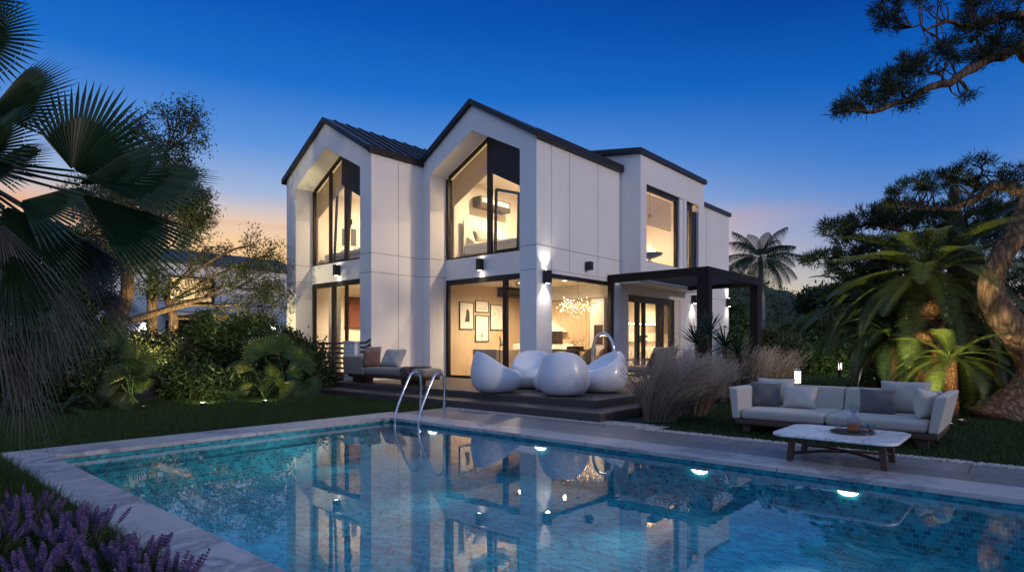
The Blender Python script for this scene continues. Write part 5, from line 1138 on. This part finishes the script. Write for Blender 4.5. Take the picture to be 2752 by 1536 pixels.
# hill: a wooded slope far off
nx, ny = 90, 40; vs = []; fs = []
for i in range(nx):
    for j in range(ny):
        x = -75+i*1.25; y = 62+j*1.6; v_ = j/(ny-1)
        hgt = 13.5/(1+math.exp((x+22)/9))+1.2+1.2*math.sin(x*.13+1)
        z = hgt*math.sin(math.pi*min(1,v_*1.25+.0))**.8+.35*math.sin(x*2.1+y*1.7)+.35*math.sin(x*3.7-y*2.9)+NP.normal()*.22
        vs.append((x,y,z-.6))
for i in range(nx-1):
    for j in range(ny-1): a = i*ny+j; fs.append((a,a+ny,a+ny+1,a+1))
m = MB(); m.add(vs,fs); struct(m.build('hill',mat('wooded_hill',(.030,.052,.024),.95,col2=(.010,.022,.012),scale=.9,detail=8),smooth=True))
Q = []
hv = np.array(vs); ii = NP.integers(0,len(hv),14000); P = hv[ii]+NP.normal(size=(14000,3))*[.6,.6,.15]
for k in range(5): Q.append(leafq(P+NP.normal(size=P.shape)*.22,rnd_dirs(len(P))+UP*.4,NP.uniform(.22,.42,len(P)),NP.uniform(.16,.3,len(P))))
o = qmesh('hillside_wood',Q,M['lf_dark']); tag(o,'dark wood covering the far hillside beyond the garden','wood',kind='stuff')
# planting between house and cycads
GB = 'shrubs at the far end of the garden'
bk = [('dark round shrub at the house end beyond the pergola posts',[(1862,840,24,26,34),(1848,800,25,18,36),(1885,875,22,40,24)],[60,40,60],'lf_mid',.22,.08),
      ('broad dark shrub beside the slender palm trunk',[(1965,860,26,50,26),(2010,850,27,45,30),(1940,880,24,50,24)],[80,60,70],'lf_dark',.24,.08),
      ('dark bushy mass behind the bollards',[(2080,850,27,60,45),(2040,890,26,60,34),(2120,820,28,55,45)],[80,70,70],'lf_dark',.22,.07),
      ('dark shrub left of the cycads',[(2220,860,16,55,60),(2225,910,14,45,45),(2230,940,13.0,55,35)],[80,60,90],'lf_dark',.17,.05),
      ('dense dark shrub under the largest cycad',[(2290,870,12.6,80,60),(2350,970,12.0,80,50),(2250,960,12.4,60,50)],[110,100,80],'lf_dark',.15,.045),
      ('dark shrub filling the ground behind the pine trunk',[(2480,920,12.5,90,90),(2560,980,11.5,60,80),(2560,860,13,60,80),(2650,900,12.6,80,110)],[150,90,80,110],'lf_dark',.15,.05),
      ('green shrub catching light between the bollards',[(2055,915,24.5,45,26),(2020,905,24.5,40,30)],[60,50],'lf_mid',.2,.06),
      ('yellow green bush lit behind the far bollard',[(2155,912,23.5,26,28),(2115,895,25,40,26)],[60,40],'lf_mid',.2,.06),
      ('pale round bush behind the pink grasses',[(1930,870,19,30,30),(1965,880,19.5,30,26)],[50,50],'lf_olive',.2,.06),
      ('dark tree mass on the far left of the hill foot',[(2160,760,30,70,40),(2080,760,34,60,30),(2230,740,28,70,50)],[90,70,80],'lf_dark',.35,.13)]
for lab,bl,nc,mt_,L,W in bk: shrub('garden_shrub',lab,[ell(*b) for b in bl],nc,40,L,W,bl[0][2]*.0085,M[mt_],GB)
t = thing('bare_tree','small pale leafless tree at the foot of the hill','tree',tuple(G0(2104,880,28)))
m = MB(); b0 = G0(2104,870,28); tp2 = at(2104,830,28); m.tube([b0,tp2,at(2110,800,28),at(2122,770,28)],[.10,.08,.05,.02],8)
for a,b in (((2104,835),(2060,815)),((2107,812),(2085,790)),((2112,795),(2135,785)),((2060,815),(2045,800))): limb(m,at(*a,28),at(*b,28),.05,.015,.05,5,.05)
m.build('branches',mat('pale_bark',(.30,.27,.25),.8),t,smooth=True)
# ------------------------------------------------------------------ ornamental grasses and yucca
def grass_clump(label, base, n, L, spread, lean, mt, group, r0=.16, w_=.006, plumes=.5):
    t = thing('fountain_grass',label,'ornamental grass',(base[0],base[1],0),group=group); lean = np.asarray(lean,float)
    P = np.zeros((n,3)); a = NP.uniform(0,6.283,n); rr = r0*np.sqrt(NP.uniform(0,1,n)); P[:,0] = base[0]+rr*np.cos(a); P[:,1] = base[1]+rr*np.sin(a)
    out = np.stack([np.cos(a),np.sin(a),np.zeros(n)],1); Ln = L*NP.uniform(.4,1.12,n)[:,None]
    v0 = unit(UP*1.5+out*spread*.6*NP.uniform(.1,1.1,(n,1))+lean*.30+NP.normal(size=(n,3))*.06); v1 = unit(UP*NP.uniform(.35,.75,(n,1))+out*spread*.38*NP.uniform(.1,1.1,(n,1))+lean*NP.uniform(.7,1.15,(n,1))+NP.normal(size=(n,3))*.07)
    pts = [P]; K = 5
    for k in range(K): f = (k/(K-1)); v = unit(v0*(1-f)+v1*f); pts.append(pts[-1]+v*Ln/K)
    s = unit(np.cross(v1,rnd_dirs(n)))*w_; Q = []
    for k in range(K): w0 = s*(1-.17*k); w1 = s*(1-.17*(k+1)); Q.append(np.stack([pts[k]-w0,pts[k]+w0,pts[k+1]+w1,pts[k+1]-w1],1))
    qmesh('blades',Q,M[mt],t)
    k = int(n*plumes); idx = NP.permutation(n)[:k]; Q = []
    for j in range(14):
        f = NP.uniform(.0,1,(k,1)); p = pts[-2][idx]*(1-f)+pts[-1][idx]*f; v = unit(pts[-1][idx]-pts[-2][idx]); Q.append(leafq(p,v*1.0+rnd_dirs(k)*.28,NP.uniform(.035,.07,k),.0055))
    qmesh('plumes',Q,M['lf_plume'],t); return t
GG = 'pale fountain grasses beside the deck'
LN = SR*.75+ST*.1
grass_clump('big pale fountain grass leaning right in front of the deck corner',G0(1660,1058,9.3),1700,1.2,.9,LN,'lf_straw',GG,.24,.0036)
grass_clump('fountain grass rising behind the big clump, beside the white egg chair',G0(1640,1030,10.2),420,1.0,.9,LN*.2-SR*.3,'lf_straw',GG,.18,.0036)
grass_clump('fountain grass right of the big clump, next to the garden sofa',G0(1745,1030,10.1),900,1.02,.9,LN*.9,'lf_straw',GG,.20,.0042)
grass_clump('pinkish fountain grass under the pergola post',G0(1860,980,13.0),1000,1.12,.8,LN*.3,'lf_straw',GG,.3,.007)
grass_clump('pinkish fountain grass farthest right beyond the pergola',G0(1940,960,14.5),900,1.1,.8,LN*.5,'lf_straw',GG,.3,.007)
yb = G0(1785,960,12.4)
t = thing('yucca','dark spiky yucca in front of the pergola post','yucca',tuple(yb))
m = MB(); Q = []
for (ox,oy,hh) in ((0,0,1.42),(.28,.1,1.15),(-.30,.05,1.2),(.5,.25,1.0)):
    h0 = yb+[ox,oy,0]; h1 = h0+UP*hh; m.tube([h0,h1],[.05,.05],8)
    for i in range(60):
        a = NP.uniform(0,6.28); e = NP.uniform(-.25,1.4); dv = np.array([math.cos(a)*math.cos(e),math.sin(a)*math.cos(e),math.sin(e)]); l = NP.uniform(.45,.68); s = unit(np.cross(dv,UP+rnd_dirs(1)[0]*.2))*.016
        mid = h1+dv*l*.55; tip = h1+dv*l-UP*.06; Q += [[h1-s*.6,h1+s*.6,mid+s,mid-s],[mid-s,mid+s,tip+s*.05,tip-s*.05]]
m.build('trunk',M['bark2'],t); qmesh('leaves',np.array(Q),M['lf_fan'],t)
# ------------------------------------------------------------------ lawns (grass blades)
def lawn(poly, dens, h, name, label, w_=.0045, z=-.02):
    xs = [p[0] for p in poly]; ys = [p[1] for p in poly]; A = (max(xs)-min(xs))*(max(ys)-min(ys)); n = int(A*dens)
    P = np.stack([NP.uniform(min(xs),max(xs),n),NP.uniform(min(ys),max(ys),n)],1); ins = np.zeros(n,bool); j = len(poly)-1
    for i in range(len(poly)):
        xi, yi = poly[i]; xj, yj = poly[j]; c = ((yi > P[:,1]) != (yj > P[:,1])) & (P[:,0] < (xj-xi)*(P[:,1]-yi)/(yj-yi+1e-12)+xi); ins ^= c; j = i
    P = P[ins]; n = len(P); P3 = np.concatenate([P,np.full((n,1),z)],1); H_ = h*NP.uniform(.55,1.15,(n,1)); a = NP.uniform(0,6.283,n)
    s = np.stack([np.cos(a),np.sin(a),np.zeros(n)],1)*w_*NP.uniform(.7,1.3,(n,1)); ln = np.concatenate([NP.normal(size=(n,2))*.45,np.ones((n,1))],1)
    V = np.stack([P3-s,P3+s,P3+ln*H_],1); o = finish(mesh_np(name,V,3),name,M['grass']); tag(o,label,'grass',kind='stuff'); return o
lawn([(-8.6,1.2),(-8.6,6.55),(-8.42,6.6),(-8.42,7.81),(-13.4,7.81),(-13.4,8.4),(-13.9,9.0),(-15,8.8),(-13.2,1.2)],2300,.075,'lawn','short dark lawn between the pool coping and the left shrubs')
lawn([(-4.3,7.95),(3.0,7.52),(3.0,12.5),(-4.8,12.5)],1700,.07,'lawn','dark lawn around the garden sofa')
lawn([(-7.5,17.8),(1.0,17.8),(1.0,27),(-8.4,27)],380,.11,'lawn','far lawn lit by the bollard lamps',.010)
lawn([(-4.8,12.5),(2,12.5),(2,15.85),(-5.4,15.85)],500,.09,'lawn','dark lawn between the sofa and the stone path',.008)
lawn([(-9.0,-1.0),(-9.0,1.21),(-1.2,1.21),(-1.2,-.2)],3600,.11,'lawn','taller grass at the near left corner beside the lavender',.004)
# pale gravel strips
def gravel(x0,x1,y0,y1,n,label):
    ic = np.array([(1,0,0),(0,1,0),(-1,0,0),(0,-1,0),(0,0,1),(0,0,-1)],float); fc = [(0,1,4),(1,2,4),(2,3,4),(3,0,4),(1,0,5),(2,1,5),(3,2,5),(0,3,5)]
    V = []
    for i in range(n):
        c = np.array([NP.uniform(x0,x1),NP.uniform(y0,y1)+NP.normal()*.02,-.004]); s = NP.uniform(.008,.019)*np.array([1,NP.uniform(.7,1.3),.7]); q = ic*s*NP.uniform(.8,1.2,(6,1))+c
        for f in fc: V.append(q[list(f)])
    o = finish(mesh_np('gravel',np.array(V),3),'gravel',M['pebble']); tag(o,label,'gravel',kind='stuff')
gravel(-4.3,2.5,7.58,7.72,3400,'pale pebbles edging the slate paving by the sofa'); gravel(-5.02,-4.0,7.72,8.1,1200,'pale pebbles at the deck corner under the fountain grass'); gravel(-8.4,-5.03,7.70,7.81,1100,'pale pebbles along the foot of the deck step')
# ------------------------------------------------------------------ lavender in the near corner
def lavender(label, c, n, H_, spread, seed):
    r = np.random.default_rng(seed); t = thing('lavender',label,'lavender',(c[0],c[1],0),group='lavender plants by the near pool edge'); S = []; F = []; Lf = []
    for i in range(n):
        a = r.uniform(0,6.283); k = math.sqrt(r.uniform(0,1)); o = np.array([math.cos(a),math.sin(a),0]); b = np.array([c[0],c[1],-.02])+o*k*spread*.24
        v = unit(UP*1.6+o*k*1.0+r.normal(size=3)*.12); h = H_*r.uniform(.75,1.1); tip = b+v*h; s = unit(np.cross(v,ST+r.normal(size=3)*.3))*.0022
        m_ = b+v*h*.5+o*.01; S += [[b-s,b+s,m_+s,m_-s],[m_-s,m_+s,tip+s*.6,tip-s*.6]]
        hl = r.uniform(.07,.12); nw = 8
        for w__ in range(nw):
            f = w__/(nw-1); p = tip-v*hl*(1-f); rad = .0165*(math.sin(math.pi*(.18+.72*f))**.8); 
            for q in range(6):
                a2 = q*1.047+w__*.5; e1 = unit(np.cross(v,[.3,.9,.2])); e2 = np.cross(v,e1); dd = e1*math.cos(a2)+e2*math.sin(a2); pp = p+dd*rad*.35; tp_ = p+dd*rad*1.25+v*.011; sd_ = np.cross(dd,v)*.0075; F.append([pp-v*.003,(pp+tp_)/2+sd_,tp_,(pp+tp_)/2-sd_])
        for q in range(8):
            p = b+v*h*r.uniform(.02,.6); d2 = unit(v+r.normal(size=3)*.5); l = r.uniform(.05,.09); s2 = unit(np.cross(d2,r.normal(size=3)))*.003; Lf.append([p,p+d2*l*.5+s2,p+d2*l,p+d2*l*.5-s2])
    qmesh('stems',np.array(S+Lf),M['lf_stem'],t); qmesh('flower_spikes',np.array(F),M['lf_lav'],t); return t
for i,(px,py,dd,n,hh,lab) in enumerate(((60,1360,3.9,27,.25,'bushy purple lavender in the very corner below the palm'),(190,1390,3.5,34,.25,'dense purple lavender with the tallest upright spikes'),(300,1440,3.1,31,.21,'purple lavender in front of the stone coping, middle of the bed'),(400,1470,2.9,25,.19,'purple lavender leaning over the coping at the right end of the bed'),(120,1470,3.0,31,.22,'purple lavender lowest in the near corner'),(-40,1430,3.4,27,.24,'purple lavender cut by the left edge'))):
    p = at(px,py,dd); lavender(lab,(p[0],min(p[1],1.08)),n,hh,.50,40+i)
